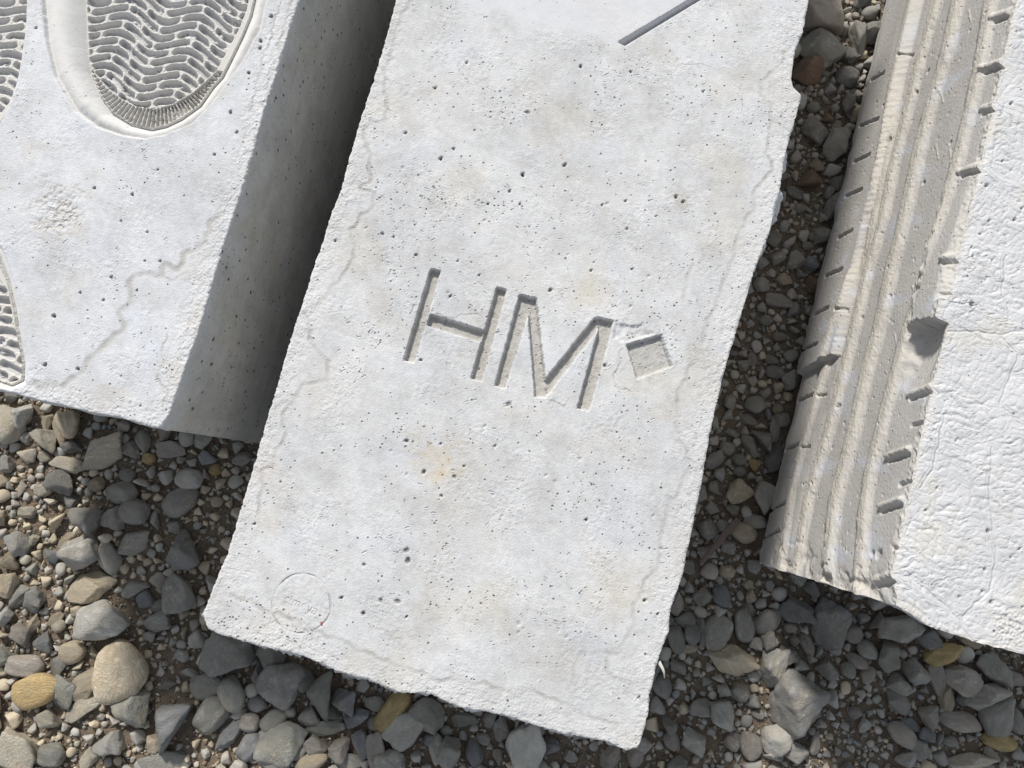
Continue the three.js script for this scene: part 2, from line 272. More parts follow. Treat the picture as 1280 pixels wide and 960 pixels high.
  for (const [x, y, rd, c, m] of [[545, 575, 32, OCHRE, 0.42], [520, 545, 24, [0.5, 0.45, 0.36], 0.35], [560, 590, 14, OCHRE, 0.4], [700, 170, 34, [0.46, 0.42, 0.36], 0.28], [850, 246, 18, [0.38, 0.35, 0.28], 0.6], [726, 366, 36, [0.56, 0.5, 0.38], 0.28], [470, 375, 26, [0.5, 0.45, 0.37], 0.3], [870, 445, 24, [0.42, 0.39, 0.33], 0.5], [690, 820, 46, [0.48, 0.45, 0.4], 0.35], [760, 745, 46, [0.55, 0.5, 0.42], 0.35], [590, 680, 60, [0.52, 0.49, 0.43], 0.28], [560, 130, 60, [0.5, 0.48, 0.44], 0.25], [650, 340, 70, [0.53, 0.5, 0.45], 0.2], [425, 480, 50, [0.5, 0.46, 0.4], 0.25], [735, 225, 60, [0.52, 0.5, 0.46], 0.3], [330, 590, 18, [0.56, 0.47, 0.4], 0.35], [302, 622, 14, [0.6, 0.42, 0.38], 0.4], [600, 755, 30, [0.56, 0.53, 0.42], 0.2]])
    { const [a, b] = L(x, y); stain(f, a, b, rd * 0.00042, c, m); }
  { const [a, b] = L(402, 779); f.dent(a, b, 0.0011, 0.0009, 0.4, 0.0001, 0.85, [0.55, 0.13, 0.14]); for (let i = 0; i < 6; i++) { const [c, d] = L(406 + 7 * (r() - 0.3), 760 + 16 * r()); f.dent(c, d, 0.0004, 0.0003, 0, 0, 0.4, [0.55, 0.25, 0.22]); } }
  { const [a, b] = L(306, 745); f.dent(a, b, 0.0003, 0.004, -0.2, 0.0001, 0.5, OCHRE); }
  // letters, diamond, groove
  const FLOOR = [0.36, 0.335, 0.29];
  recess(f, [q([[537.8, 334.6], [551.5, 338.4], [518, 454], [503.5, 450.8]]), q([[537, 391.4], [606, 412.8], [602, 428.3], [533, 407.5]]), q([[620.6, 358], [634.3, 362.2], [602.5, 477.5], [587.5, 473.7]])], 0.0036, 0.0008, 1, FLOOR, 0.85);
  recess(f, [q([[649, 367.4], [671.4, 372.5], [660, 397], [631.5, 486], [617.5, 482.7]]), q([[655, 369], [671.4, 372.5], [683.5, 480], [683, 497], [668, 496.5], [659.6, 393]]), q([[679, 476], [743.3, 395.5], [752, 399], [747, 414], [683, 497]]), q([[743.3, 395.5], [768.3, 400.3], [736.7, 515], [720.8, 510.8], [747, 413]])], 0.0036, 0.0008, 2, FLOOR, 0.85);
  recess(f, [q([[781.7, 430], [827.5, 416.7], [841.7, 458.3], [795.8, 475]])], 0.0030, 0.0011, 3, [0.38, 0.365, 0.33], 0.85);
  const chip = q([[768, 400], [782, 405], [793, 406.5], [804, 402.5], [810, 414], [826, 416], [782, 429], [766, 424]]);
  f.each((x, z, k) => { if (f.id[k]) return; const t = 1 - sm(-0.0016, 0.0002, polyDist(chip, x, z) + 0.0006 * noise(x * 400, z * 400)); f.geo[k] -= t * (0.0011 + 0.0006 * noise(x * 300, z * 300)); }, ...bounds(chip));
  for (const line of [[[775, 455], [768, 470], [772, 484], [790, 490]], [[548, 392], [567, 398], [588, 392], [598, 394]], [[600, 408], [612, 404], [618, 392]], [[690, 500], [705, 507], [712, 498]], [[512, 395], [520, 382]], [[770, 445], [778, 436]]]) seam(f, q(line), 12, 1.5, 0.0009);
  { // V groove that narrows to a point
    const a = L(771, 53), b = L(782, 57), c = L(859.5, 0), d = L(876, 0), ex = p => [p[0] + (c[0] - a[0]) * 1.2, p[1] + (c[1] - a[1]) * 1.2], ex2 = p => [p[0] + (d[0] - b[0]) * 1.2, p[1] + (d[1] - b[1]) * 1.2], poly = [a, ex(c), ex2(d), b], bb = bounds(poly);
    f.each((x, z, k) => { const s = -polyDist(poly, x, z) + 0.00012 * noise(x * 700, z * 700); if (s <= 0) return; f.geo[k] = -Math.min(0.0045, s * 2.6); f.bump[k] *= 0.3; f.mix(k, [0.5, 0.51, 0.53], 0.7); f.id[k] = 4; }, ...bb);
  }
  { // round stamp with faint lettering, pressed into the corner
    const [cx, cz] = L(377, 755), R = 0.0146, W = 256, cv = document.createElement('canvas'); cv.width = cv.height = W; const g = cv.getContext('2d');
    g.fillStyle = '#000'; g.fillRect(0, 0, W, W); g.fillStyle = '#fff'; g.font = '46px sans-serif'; g.textAlign = 'center'; g.translate(W / 2, W / 2 + 6); g.rotate(0.12); g.fillText('cimoya', 0, 14);
    const im = g.getImageData(0, 0, W, W).data;
    f.each((x, z, k) => {
      const d = Math.hypot(x - cx, z - cz) + 0.0009 * noise(x * 70, z * 70) + 0.0003 * noise(x * 300, z * 300), ring = Math.exp(-(((d - R) / 0.00045) ** 2)) * (0.25 + 1.1 * sm(-0.2, 0.35, noise(x * 130, z * 130)));
      f.bump[k] -= 0.00042 * ring; f.mix(k, [0.42, 0.40, 0.37], 0.26 * ring);
      if (d < R) { f.id[k] = 5; f.bump[k] += 0.00018 * noise(x * 380, z * 380); const u = Math.floor(W / 2 + (x - cx) / R * 120), v = Math.floor(W / 2 + (z - cz) / R * 120), t = im[4 * (v * W + u)] / 255; f.bump[k] -= 0.0003 * t * (0.4 + 0.7 * sm(-0.3, 0.3, noise(x * 300, z * 300))); f.mix(k, [0.42, 0.40, 0.37], 0.14 * t); }
    }, cx - R * 1.1, cx + R * 1.1, cz - R * 1.1, cz + R * 1.1);
    seam(f, q([[362, 770], [368, 785], [384, 790], [386, 795]]), 21, 0.8, 0.0007); seam(f, q([[366, 771], [380, 773], [392, 776]]), 22, 0.9, 0.0006);
  }
  // vertices
  const nu = 440, nv = 740, pos = new Float32Array((nu + 1) * (nv + 1) * 3), uv = new Float32Array((nu + 1) * (nv + 1) * 2), edge = (a, b) => 0.0011 * fbm(a * 240, b * 240 + 3, 4) + 0.0006 * noise(a * 900, b * 900);
  const zEnd = Math.max(...front.map(p => p[1]));
  for (let j = 0; j <= nv; j++) for (let i = 0; i <= nu; i++) {
    const u = i / nu, v = j / nv; let z = rowZ(v, zTop, zEnd), x = lerp(sL(z), sR(z), u); const zb = tB(x) + edge(x, 3); z = rowZ(v, zTop, zb);
    const a = sL(z) + edge(z, 1), b = sR(z) + edge(z, 2); x = lerp(a, b, u);
    const k = j * (nu + 1) + i; pos[3 * k] = x; pos[3 * k + 1] = TOP + f.sample(f.geo, x, z); pos[3 * k + 2] = z; [uv[2 * k], uv[2 * k + 1]] = f.uv(x, z);
  }
  const m = new THREE.MeshStandardMaterial(f.maps()), parts = gridGeometries(nu, nv, pos, uv, (x, z) => f.idAt(x, z));
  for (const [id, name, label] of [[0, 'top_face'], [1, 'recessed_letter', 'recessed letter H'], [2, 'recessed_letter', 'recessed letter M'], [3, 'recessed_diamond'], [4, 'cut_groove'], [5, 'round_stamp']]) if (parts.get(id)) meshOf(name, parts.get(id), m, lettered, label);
  const V = k => [pos[3 * k], pos[3 * k + 1], pos[3 * k + 2]], rows = (a, n, s) => [...Array(n + 1).keys()].map(i => V(a + i * s)), inset = (t, nx, nz) => t.map(p => [p[0] + nx, p[2] + nz]);
  const lt = rows(0, nv, nu + 1), rt = rows(nu, nv, nu + 1), ft = rows(nv * (nu + 1), nu, 1), bt = rows(0, nu, 1);
  const crumb = (s, d) => 0.0009 * fbm(s * 130, d * 130, 3) + 0.0005 * noise(s * 420, d * 420);
  const bulge = (s, list) => list.reduce((m, [c, w, h]) => Math.max(m, h * (1 - sm(0.6, 1, Math.abs(s - c) / w))), 0);
  const sAt = y => fr.px(860, y)[1] - zTop;
  const chips = [[sAt(775), 0.008, 0.0032], [sAt(850), 0.012, 0.0042], [sAt(470), 0.006, 0.002], [sAt(235), 0.004, 0.0015], [sAt(925), 0.006, 0.002]];
  meshOf('side_face', sideGeometry(lt, inset(lt, 0.004, 0), DROPS, (u, d, s) => sm(0, 0.004, d) * 0.0006 + crumb(s, d) * sm(0, 0.003, d), plainUV, 1), plainMaterial, lettered);
  meshOf('side_face', sideGeometry(rt, inset(rt, -0.004, 0), DROPS, (u, d, s) => sm(0, 0.007, d) * (0.0008 + bulge(s, chips)) + crumb(s, d) * sm(0, 0.003, d), plainUV, -1), brokenMaterial, lettered);
  meshOf('front_face', sideGeometry(ft, inset(ft, 0, -0.006), DROPS, (u, d, s) => sm(0, 0.0045, d) * (0.0017 + 0.0036 * Math.max(0, fbm(s * 60, 4, 4))) + 1.7 * crumb(s, d) * sm(0, 0.003, d), plainUV, 1), brokenMaterial, lettered);
  meshOf('back_face', sideGeometry(bt, inset(bt, 0, 0.002), DROPS, () => 0.0005, plainUV, -1), plainMaterial, lettered);
  { // thin burr of set slurry hanging off the right edge
    const a = L(826, 829), b = L(834, 850), shift = pos[3 * (Math.round(nv * (a[1] - zTop) / (zEnd - zTop)) * (nu + 1) + nu)] + 0.0004 - a[0]; a[0] += shift; b[0] += shift; const c = new THREE.CatmullRomCurve3([new THREE.Vector3(a[0], TOP - 0.003, a[1]), new THREE.Vector3(lerp(a[0], b[0], 0.5) + 0.0006, TOP - 0.002, lerp(a[1], b[1], 0.5)), new THREE.Vector3(b[0], TOP - 0.004, b[1])]), g = new THREE.TubeGeometry(c, 14, 0.0011, 7);
    const p = g.attributes.position; for (let i = 0; i < p.count; i++) { const t = Math.floor(i / 8) / 14, s = 1 - 0.75 * t, o = c.getPointAt(clamp(t)); p.setXYZ(i, o.x + (p.getX(i) - o.x) * s * (1 + 0.3 * noise(i, 3)), o.y + (p.getY(i) - o.y) * s * 0.6, o.z + (p.getZ(i) - o.z) * s); } g.computeVertexNormals();
    meshOf('burr', g, new THREE.MeshStandardMaterial({ color: new THREE.Color(0.6, 0.58, 0.54), roughness: 0.95 }), lettered);
  }
}

// ================================================================ the block with shoe sole prints on the left
const soled = placed(new THREE.Group(), frameL); soled.name = 'concrete_block_with_shoe_prints'; soled.name = numbered('concrete_block');
tag(soled, 'pale concrete block at the left with shoe sole prints pressed into its top', 'concrete block');
{
  const fr = frameL, q = p => fr.list(p), L = (x, y) => fr.px(x, y);
  const right = q([[397, -70], [384, -28], [374, 0], [362, 35], [352, 70], [340, 108], [328, 145], [318, 185], [306, 225], [294, 262], [281, 300], [268, 345], [257, 383], [246, 420], [233, 455], [221, 490], [211, 518], [204, 531]]);
  const front = q([[-260, 436], [-60, 478], [0, 488], [20, 492], [45, 500], [80, 507], [110, 515], [150, 522], [175, 530], [196, 535], [204, 534]]);
  right.unshift([right[0][0], right[0][1] - 0.4]);
  const sR = curve(right, 1), tB = curve(front, 0), zTop = fr.px(390, -60)[1], xLeft = -0.161;
  const f = new Field(xLeft - 0.003, Math.max(...right.map(p => p[0])) + 0.003, zTop - 0.002, Math.max(...front.map(p => p[1])) + 0.004, 0.00021);
  concrete(f, 23, [0.605, 0.61, 0.628], { pores: 85000, scratches: 5200, scratchAngle: -0.5 });
  f.each((x, z, k) => { f.geo[k] *= 0.7; });
  f.each((x, z, k) => {
    const e = Math.min(sR(z) - x, tB(x) - z), t = 1 - sm(0.003, 0.016, e + 0.007 * fbm(x * 70, z * 70, 3));
    if (t > 0) { f.bump[k] += t * (0.0003 * noise(x * 350, z * 350) + 0.0002 * noise(x * 800, z * 800)); f.geo[k] += t * 0.0004 * fbm(x * 120, z * 120, 3); f.mix(k, [0.62, 0.605, 0.58], 0.3 * t); }
    const c = 0.0006 + 0.0022 * Math.max(0, fbm(x * 130, z * 130, 3)); if (e < c) f.geo[k] -= 0.8 * (c - Math.max(e, -0.001)) ** 2 / c;
  });
  seam(f, q([[40, 478], [52, 483], [80, 478], [103, 465], [120, 444], [131, 427], [151, 417], [155, 408], [148, 396], [152, 386], [165, 379], [163, 351], [170, 343], [179, 341], [203, 345], [206, 331], [223, 338], [229, 317], [254, 303], [262, 290], [272, 268]]), 31, 1.1, 0.0025);
  seam(f, q([[203, 345], [212, 352], [235, 340]]), 32, 1, 0.0012); seam(f, q([[212, 415], [203, 440], [200, 470], [208, 485], [204, 510]]), 33, 1, 0.0012);
  seam(f, q([[356, -20], [345, 25], [330, 70], [318, 115], [312, 140]]), 34, 1.3, 0.001); seam(f, q([[370, -20], [354, 40], [338, 100], [326, 150], [310, 200]]), 35, 1.1, 0.0014);
  { const [x, z] = L(75, 265); stain(f, x, z, 0.018, [0.50, 0.45, 0.39], 0.55, 120); f.each((px, pz, k) => { const t = 1 - sm(0.3, 1, Math.hypot(px - x, pz - z) / 0.016 + 0.5 * fbm(px * 120, pz * 120, 3)); f.bump[k] += t * (0.0006 * noise(px * 430, pz * 430) + 0.0003 * noise(px * 900, pz * 900)); f.geo[k] -= t * 0.0007; }, x - 0.02, x + 0.02, z - 0.02, z + 0.02); }
  { const [x, z] = L(100, 290); stain(f, x, z, 0.007, [0.5, 0.46, 0.41], 0.5, 160); }
  const r = rng(8);
  for (const [x, y, rad] of [[67, 395, 3], [56, 456, 3], [97, 461, 2.6], [139, 346, 2], [129, 375, 2], [100, 366, 1.8], [339, 20, 3], [326, 51, 2.6], [325, 60, 2.6], [311, 91, 2.4], [288, 140, 2.6], [268, 193, 2], [296, 165, 2.2], [165, 243, 2.2], [118, 235, 2], [200, 326, 2], [45, 35, 2], [151, 276, 1.4], [184, 290, 1.6], [171, 363, 1.4]]) { const [a, b] = L(x, y); f.dent(a, b, rad * 0.00042, rad * 0.00034, r() * 3, 0.0019, 0.62, GRIME_SHADE, true); }
  // ---- prints: an outline of the sole, a wider outline where the rubber sank in, rows of wavy pockets
  const pieces = [];
  function print(outer, inner, pocketClip, o) {
    const O = q(outer), I = q(inner), C = q(pocketClip), [a, b, c, d] = bounds(O), base = pieces.length + 10; pieces.push({ kind: 'sole_print', at: base });
    const index = new Map();
    f.each((x, z, k) => {
      const so = polyDist(O, x, z) + 0.0004 * fbm(x * 220, z * 220, 3); if (so > 0) return;
      const si = polyDist(I, x, z); let h, id = base; const lip = sm(0, 0.0018, -so);
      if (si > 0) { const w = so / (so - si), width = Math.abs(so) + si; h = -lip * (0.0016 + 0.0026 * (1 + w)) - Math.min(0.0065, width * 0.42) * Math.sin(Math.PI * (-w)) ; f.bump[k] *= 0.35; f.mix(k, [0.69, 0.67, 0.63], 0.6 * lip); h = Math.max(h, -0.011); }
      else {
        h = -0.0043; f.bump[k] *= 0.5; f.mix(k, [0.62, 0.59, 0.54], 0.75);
        const sc = polyDist(C, x, z); const torn = fbm(x * 130 + 7, z * 130, 3);
        if (sc < -0.0002) {
          const X = (x - o.x) / o.lambda, wave = o.amp * Math.cos(2 * Math.PI * X) + 0.0005 * noise(x * 60, z * 60), rv = (z - o.z - wave) / o.pitch, row = Math.floor(rv), fv = rv - row;
          const ru = X * 2 + (row & 1 ? 0 : 0.5) + 0.06 * noise(row * 3.3, 7), col = Math.floor(ru), fu = ru - col;
          // rounded pocket, its bluish shade painted into the floor colour
          const hx = o.lambda / 4, hz = o.pitch / 2, px = Math.abs(fu - 0.5) * 2 * hx, pz = Math.abs(fv - 0.5) * 2 * hz, rad = hz - o.rib / 2, ex = Math.max(0, px - (hx - o.rib / 2 - rad)), dd = Math.hypot(ex, pz) - rad, s = dd + 0.00022 * noise(x * 600, z * 600) + (torn > 0.12 ? 0.0006 * torn : 0);
          const t = 1 - sm(-0.0011, 0.00025, Math.max(s, sc));
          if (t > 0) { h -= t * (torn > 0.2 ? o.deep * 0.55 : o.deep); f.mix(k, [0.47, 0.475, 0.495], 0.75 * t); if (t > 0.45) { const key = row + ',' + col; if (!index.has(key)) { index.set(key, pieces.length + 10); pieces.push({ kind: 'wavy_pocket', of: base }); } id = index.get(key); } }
          else f.bump[k] += 0.00025 * noise(x * 700, z * 700);
        } else if (o.slots && polyDist(I, x, z) < -0.0005) {  // radial slots round the heel
          const ang = Math.atan2(z - o.slots[1], x - o.slots[0]), sl = ang / o.slots[2], n = Math.floor(sl), fv = Math.abs(sl - n - 0.5) * 2, band = Math.min(-si - 0.0006, sc - 0.0004), t = (1 - sm(0.35, 0.75, fv + 0.25 * noise(x * 500, z * 500))) * sm(0, 0.0007, band);
          if (t > 0 && z > o.slots[1] - 0.006) { h -= t * 0.0028; f.mix(k, [0.46, 0.45, 0.43], 0.6 * t); if (t > 0.4) { const key = 's' + n; if (!index.has(key)) { index.set(key, pieces.length + 10); pieces.push({ kind: 'heel_slot', of: base }); } id = index.get(key); } }
        }
      }
      f.geo[k] = lerp(f.geo[k], h, lip); f.id[k] = id;
    }, a, b, c, d);
  }
  const [w0x, w0z] = L(203, 8), [hx, hz] = L(196, 78);
  print([[48, -70], [50, 0], [55, 50], [66, 95], [92, 140], [118, 160], [150, 171], [178, 175], [206, 170], [240, 156], [264, 132], [290, 97], [305, 76], [328, 34], [335, 0], [342, -60]],
    [[104, -70], [102, 0], [104, 55], [108, 85], [120, 115], [135, 136], [160, 151], [185, 157], [203, 153], [222, 144], [246, 127], [262, 104], [274, 91], [287, 65], [300, 38], [310, 14], [318, -20], [322, -65]],
    [[105, -70], [104, 0], [107, 70], [115, 88], [128, 104], [146, 118], [165, 128], [188, 131], [212, 125], [236, 111], [254, 95], [268, 82], [281, 58], [296, 30], [305, 8], [312, -25], [316, -65]],
    { x: w0x, z: w0z, lambda: 0.0388, amp: 0.0038, pitch: 0.00505, rib: 0.00110, deep: 0.0036, slots: [hx, hz, 0.074] });
  const [w1x, w1z] = L(-20, 30), [w2x, w2z] = L(-30, 400);
  print([[38, -70], [35, 0], [33, 40], [28, 75], [22, 105], [12, 135], [-4, 165], [-60, 185], [-110, 120], [-130, -70]], [[36, -70], [33, 0], [31, 40], [26, 72], [19, 100], [8, 128], [-8, 152], [-60, 172], [-104, 115], [-122, -70]], [[35, -70], [32, 0], [30, 40], [24, 70], [16, 98], [5, 124], [-12, 146], [-60, 165], [-100, 110], [-118, -70]], { x: w1x, z: w1z, lambda: 0.037, amp: 0.003, pitch: 0.0053, rib: 0.0014, deep: 0.0032 });
  print([[-8, 292], [4, 310], [16, 345], [24, 385], [29, 425], [34, 455], [33, 482], [14, 489], [-60, 470], [-150, 450], [-170, 330], [-90, 270]], [[-22, 310], [-8, 325], [3, 350], [11, 385], [17, 425], [22, 455], [21, 474], [8, 480], [-60, 458], [-142, 440], [-158, 335], [-90, 285]], [[-26, 330], [-12, 340], [4, 362], [9, 390], [16, 425], [21, 455], [20, 473], [6, 477], [-60, 455], [-140, 437], [-155, 337], [-90, 290]], { x: w2x, z: w2z, lambda: 0.031, amp: 0.001, pitch: 0.0055, rib: 0.0012, deep: 0.0034 });
  const nu = 560, nv = 540, pos = new Float32Array((nu + 1) * (nv + 1) * 3), uv = new Float32Array((nu + 1) * (nv + 1) * 2), zEnd = Math.max(...front.map(p => p[1])), edge = (a, b) => 0.0006 * fbm(a * 280, b * 280 + 3, 3);
  for (let j = 0; j <= nv; j++) for (let i = 0; i <= nu; i++) {
    const u = i / nu, v = j / nv; let z = rowZ(v, zTop, zEnd), x = lerp(xLeft, sR(z), u); z = rowZ(v, zTop, tB(x) + edge(x, 7)); x = lerp(xLeft, sR(z) + edge(z, 9), u);
    const k = j * (nu + 1) + i; pos[3 * k] = x; pos[3 * k + 1] = TOP + f.sample(f.geo, x, z); pos[3 * k + 2] = z; [uv[2 * k], uv[2 * k + 1]] = f.uv(x, z);
  }
  const m = new THREE.MeshStandardMaterial(f.maps()), parts = gridGeometries(nu, nv, pos, uv, (x, z) => f.idAt(x, z));
  meshOf('top_face', parts.get(0), m, soled);
  const made = new Map(), where = ['large heel print in the middle of the block top', 'print cut off by the upper left of the photograph', 'print at the front left corner of the block'];
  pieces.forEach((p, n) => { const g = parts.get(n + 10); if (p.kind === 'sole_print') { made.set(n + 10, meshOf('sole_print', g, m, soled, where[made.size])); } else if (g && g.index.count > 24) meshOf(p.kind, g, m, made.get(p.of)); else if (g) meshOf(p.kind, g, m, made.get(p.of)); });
  const V = k => [pos[3 * k], pos[3 * k + 1], pos[3 * k + 2]], rows = (a, n, s) => [...Array(n + 1).keys()].map(i => V(a + i * s)), inset = (t, nx, nz) => t.map(p => [p[0] + nx, p[2] + nz]);
  const lt = rows(0, nv, nu + 1), rt = rows(nu, nv, nu + 1), ft = rows(nv * (nu + 1), nu, 1), bt = rows(0, nu, 1);
  const xAvg = z => { const a = right[3], b = right[right.length - 2]; return lerp(a[0], b[0], (z - a[1]) / (b[1] - a[1])); };
  const formed = (s, d) => 0.00045 * fbm(s * 9, d * 30, 3);
  meshOf('side_face', sideGeometry(lt, inset(lt, 0, 0), DROPS, (u, d, s) => formed(s, d), plainUV, 1), plainMaterial, soled);
  meshOf('side_face', sideGeometry(rt, rt.map(p => [xAvg(p[2]), p[2]]), [...Array(61).keys()].map(i => (i / 60) ** 1.6), (u, d, s) => sm(0, 0.003, d) * 0.0004 + formed(s, d) + 0.0005 * (1 - sm(0.002, 0.02, d)) * noise(s * 160, d * 160), plainUV, -1), plainMaterial, soled);
  meshOf('front_face', sideGeometry(ft, inset(ft, 0, -0.003), DROPS, (u, d, s) => sm(0, 0.004, d) * (0.0006 + 0.0014 * Math.max(0, fbm(s * 60, 2, 3))) + sm(0, 0.003, d) * 0.001 * fbm(s * 130, d * 130, 3), plainUV, 1), brokenMaterial, soled);
  meshOf('back_face', sideGeometry(bt, inset(bt, 0, 0), DROPS, () => 0.0004, plainUV, -1), plainMaterial, soled);
}

// ================================================================ the block with a tyre tread cast into its side, on the right
const treaded = placed(new THREE.Group(), frameR); treaded.name = numbered('concrete_block');
tag(treaded, 'concrete block at the right with crumpled white top and tyre tread cast into its side', 'concrete block');
{
  const fr = frameR, q = (p, h) => fr.list(p, h), L = (x, y) => fr.px(x, y);
  const plane = (() => { const a = q([[1202, 311], [1178, 428], [1156, 520], [1137, 606], [1120, 695]]); return a.reduce((s, p) => s + p[0], 0) / a.length; })();
  const bottomX = (() => { const a = q([[1095, 80], [1065, 190], [1037, 320], [1008, 440], [983, 548], [957, 660]], 0.0); return a.reduce((s, p) => s + p[0], 0) / a.length; })();
  // where a line of sight meets the tread face: [along the block, 0 at the top edge .. 1 at the bottom]
  function L2(px, py, y) { return fr.px(px, py, y); }
  const faceAt = (px, py) => {                                // solve by bisection on the height
    let lo = -0.02, hi = TOP + 0.02; const g = y => L2(px, py, y)[0] - lerp(bottomX, plane, y / TOP), s = Math.sign(g(lo));
    for (let i = 0; i < 40; i++) { const m = (lo + hi) / 2; if (Math.sign(g(m)) === s) lo = m; else hi = m; } return [L2(px, py, lo)[1], TOP - lo];
  };
  const zTop = fr.px(1300, -110)[1], zFront = fr.px(1114, 755)[1];
  const T = new Field(zTop - 0.002, zFront + 0.03, 0, TOP + 0.012, 0.0003);   // x: along the block, z: drop from the top edge
  T.each((s, d, k) => {
    const a = fbm(s * 30, d * 30 + 5, 4), b = sm(0.12, 0.42, fbm(s * 55 + 9, d * 24, 4)), c = fbm(s * 120, d * 50, 3), g = noise(s * 1500, d * 1500);
    const v = 1 + 0.09 * a + 0.05 * c + 0.04 * g; T.r[k] = 0.50 * v; T.g[k] = 0.48 * v; T.b[k] = 0.455 * v; T.mix(k, [0.55, 0.57, 0.62], 0.7 * b);
    T.geo[k] = 0.0005 * a; T.bump[k] = 0.00007 * g + 0.0001 * noise(s * 500, d * 500);
  });
  const stripes = [
    [[1149, 0], [1136, 52], [1125, 100], [1115, 165], [1101, 234], [1087, 309], [1072, 345], [1060, 378], [1046, 416], [1029, 470], [1012, 526], [1000, 570], [990, 613], [982, 667], [975, 712]],
    [[1173, 0], [1153, 69], [1136, 138], [1118, 206], [1105, 275], [1086, 337], [1071, 405], [1055, 470], [1036, 543], [1012, 620], [998, 700], [995, 728]],
    [[1198, 0], [1184, 69], [1162, 138], [1146, 206], [1127, 292], [1115, 337], [1101, 404], [1082, 475], [1067, 543], [1045, 625], [1037, 690], [1034, 735]],
    [[1239, 0], [1228, 69], [1215, 131], [1197, 206], [1172, 299], [1158, 340], [1146, 382], [1132, 423], [1118, 475], [1105, 526], [1087, 595], [1080, 650], [1074, 745]]].map((s, n) => { const p = s.map(v => faceAt(...v)), a = p[0], b = p[p.length - 1], m = (b[1] - a[1]) / (b[0] - a[0]); p.unshift([a[0] - 0.1, a[1]]); p.push([b[0] + 0.06, b[1] + 0.0 * m]); return { c: curve(p, 0), w: [0.0070, 0.0084, 0.0094, 0.0078][n], h: [0.0022, 0.0028, 0.0030, 0.0024][n], n }; });
  const lipA = faceAt(1040, 449), lipB = faceAt(1112, 58), lipC = faceAt(1178, 403), lipC2 = faceAt(1143, 409), lipA2 = faceAt(1046, 446), lipD = faceAt(1150, 250);
  T.each((s, d, k) => {
    let up = 0, crm = 0, id = 0;
    for (const t of stripes) {
      const c = t.c(s) + 0.0008 * fbm(s * 40 + t.n * 9, 1, 2), w = t.w * (1 + 0.25 * fbm(s * 60, t.n * 7, 3)), e = Math.abs(d - c) / w + 0.05 * noise(s * 300, d * 300) + 0.05 * noise(s * 900, d * 900);
      const u = 1 - sm(0.25, 1.25, e); if (u > 0) { up = Math.max(up, u * t.h); crm = Math.max(crm, u * (0.62 + 0.38 * fbm(s * 140, d * 140, 3) + 0.25)); if (u > 0.4) id = t.n + 1; }
      // dark valley beside the raised line
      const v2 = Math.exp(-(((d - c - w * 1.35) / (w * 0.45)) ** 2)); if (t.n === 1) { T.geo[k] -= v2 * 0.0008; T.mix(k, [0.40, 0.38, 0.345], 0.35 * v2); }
    }
    const brk = sm(0.045, 0.0, zFront + 0.004 - s) * sm(0.0, 0.5, fbm(s * 70 + 4, d * 55, 4)); up *= 1 - brk; T.geo[k] -= 0.0024 * brk; T.mix(k, [0.47, 0.44, 0.39], 0.5 * brk);
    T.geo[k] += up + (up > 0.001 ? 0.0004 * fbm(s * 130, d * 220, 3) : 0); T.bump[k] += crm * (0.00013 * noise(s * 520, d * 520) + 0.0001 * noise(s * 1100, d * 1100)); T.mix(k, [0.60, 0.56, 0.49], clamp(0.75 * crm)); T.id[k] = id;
    // shoulder blocks: the lower rim stands proud between two steps, the upper rim ends in a lip
    const low = sm(lipA[1] - 0.014, lipA[1] - 0.006, d + 0.0008 * noise(s * 300, 2)), inA = 1 - sm(-0.0006, 0.0006, s - lerp(lipA2[0], lipA[0], (d - lipA2[1]) / (lipA[1] - lipA2[1])) - 0.0007 * noise(d * 300, 4)), inB = sm(-0.0005, 0.0007, s - lipB[0] - 0.08 * (d - lipB[1]));
    T.geo[k] += low * (inA * inB * 0.0050 - (1 - inA) * 0.0004 - (1 - inB) * 0.0008);
    const edgeC = lerp(lipC[0], lipC2[0], d / lipC2[1]), rim = 1 - sm(lipC2[1] * 0.75, lipC2[1] * 1.15, d + 0.004 * noise(s * 160, d * 160)), before = 1 - sm(-0.0007, 0.0007, s - edgeC - 0.0012 * noise(d * 180, 8) - 0.0006 * noise(d * 600, 3)), ramp = sm(lipD[0] - 0.02, lipC[0], s);
    T.geo[k] += rim * (before * ramp * 0.0066 - (1 - before) * 0.0058 * (0.3 + 0.7 * sm(0.001, 0.012, d)) * (1 - sm(0.012, 0.042, s - lipC[0])));
    if (d < 0.008 && Math.abs(s - lipC[0]) > 0.012) T.geo[k] *= sm(-0.003, 0.007, d); if (d < 0.008) { const e = 1 - sm(0.0005, 0.008, d + 0.003 * fbm(s * 150, d * 150, 3)); T.geo[k] += e * 0.0016 * fbm(s * 190, d * 190, 3); T.bump[k] += e * 0.0004 * noise(s * 420, d * 420); T.mix(k, [0.6, 0.57, 0.52], 0.6 * e); }
  });
  // sipes of the tread and small ledges, each a slanted slot, its shadow painted in as a darker mix
  const slot = (x, y, hx, hy, wide, depth, ridge) => {
    const a = faceAt(x - hx, y - hy), b = faceAt(x + hx, y + hy);
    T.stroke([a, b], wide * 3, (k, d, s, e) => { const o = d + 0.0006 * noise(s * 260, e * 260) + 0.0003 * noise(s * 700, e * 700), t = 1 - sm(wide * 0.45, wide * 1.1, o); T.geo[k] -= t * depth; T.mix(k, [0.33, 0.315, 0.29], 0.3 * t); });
    if (ridge) { const c = faceAt(x - hx - 1, y - hy - 7), e = faceAt(x + hx, y + hy - 7); T.stroke([c, e], 0.004, (k, d, s, v) => { const t = 1 - sm(0.0008, 0.0026, d + 0.0006 * noise(s * 400, v * 400)); T.geo[k] += t * ridge; T.mix(k, [0.56, 0.53, 0.48], 0.6 * t); }); }
  };
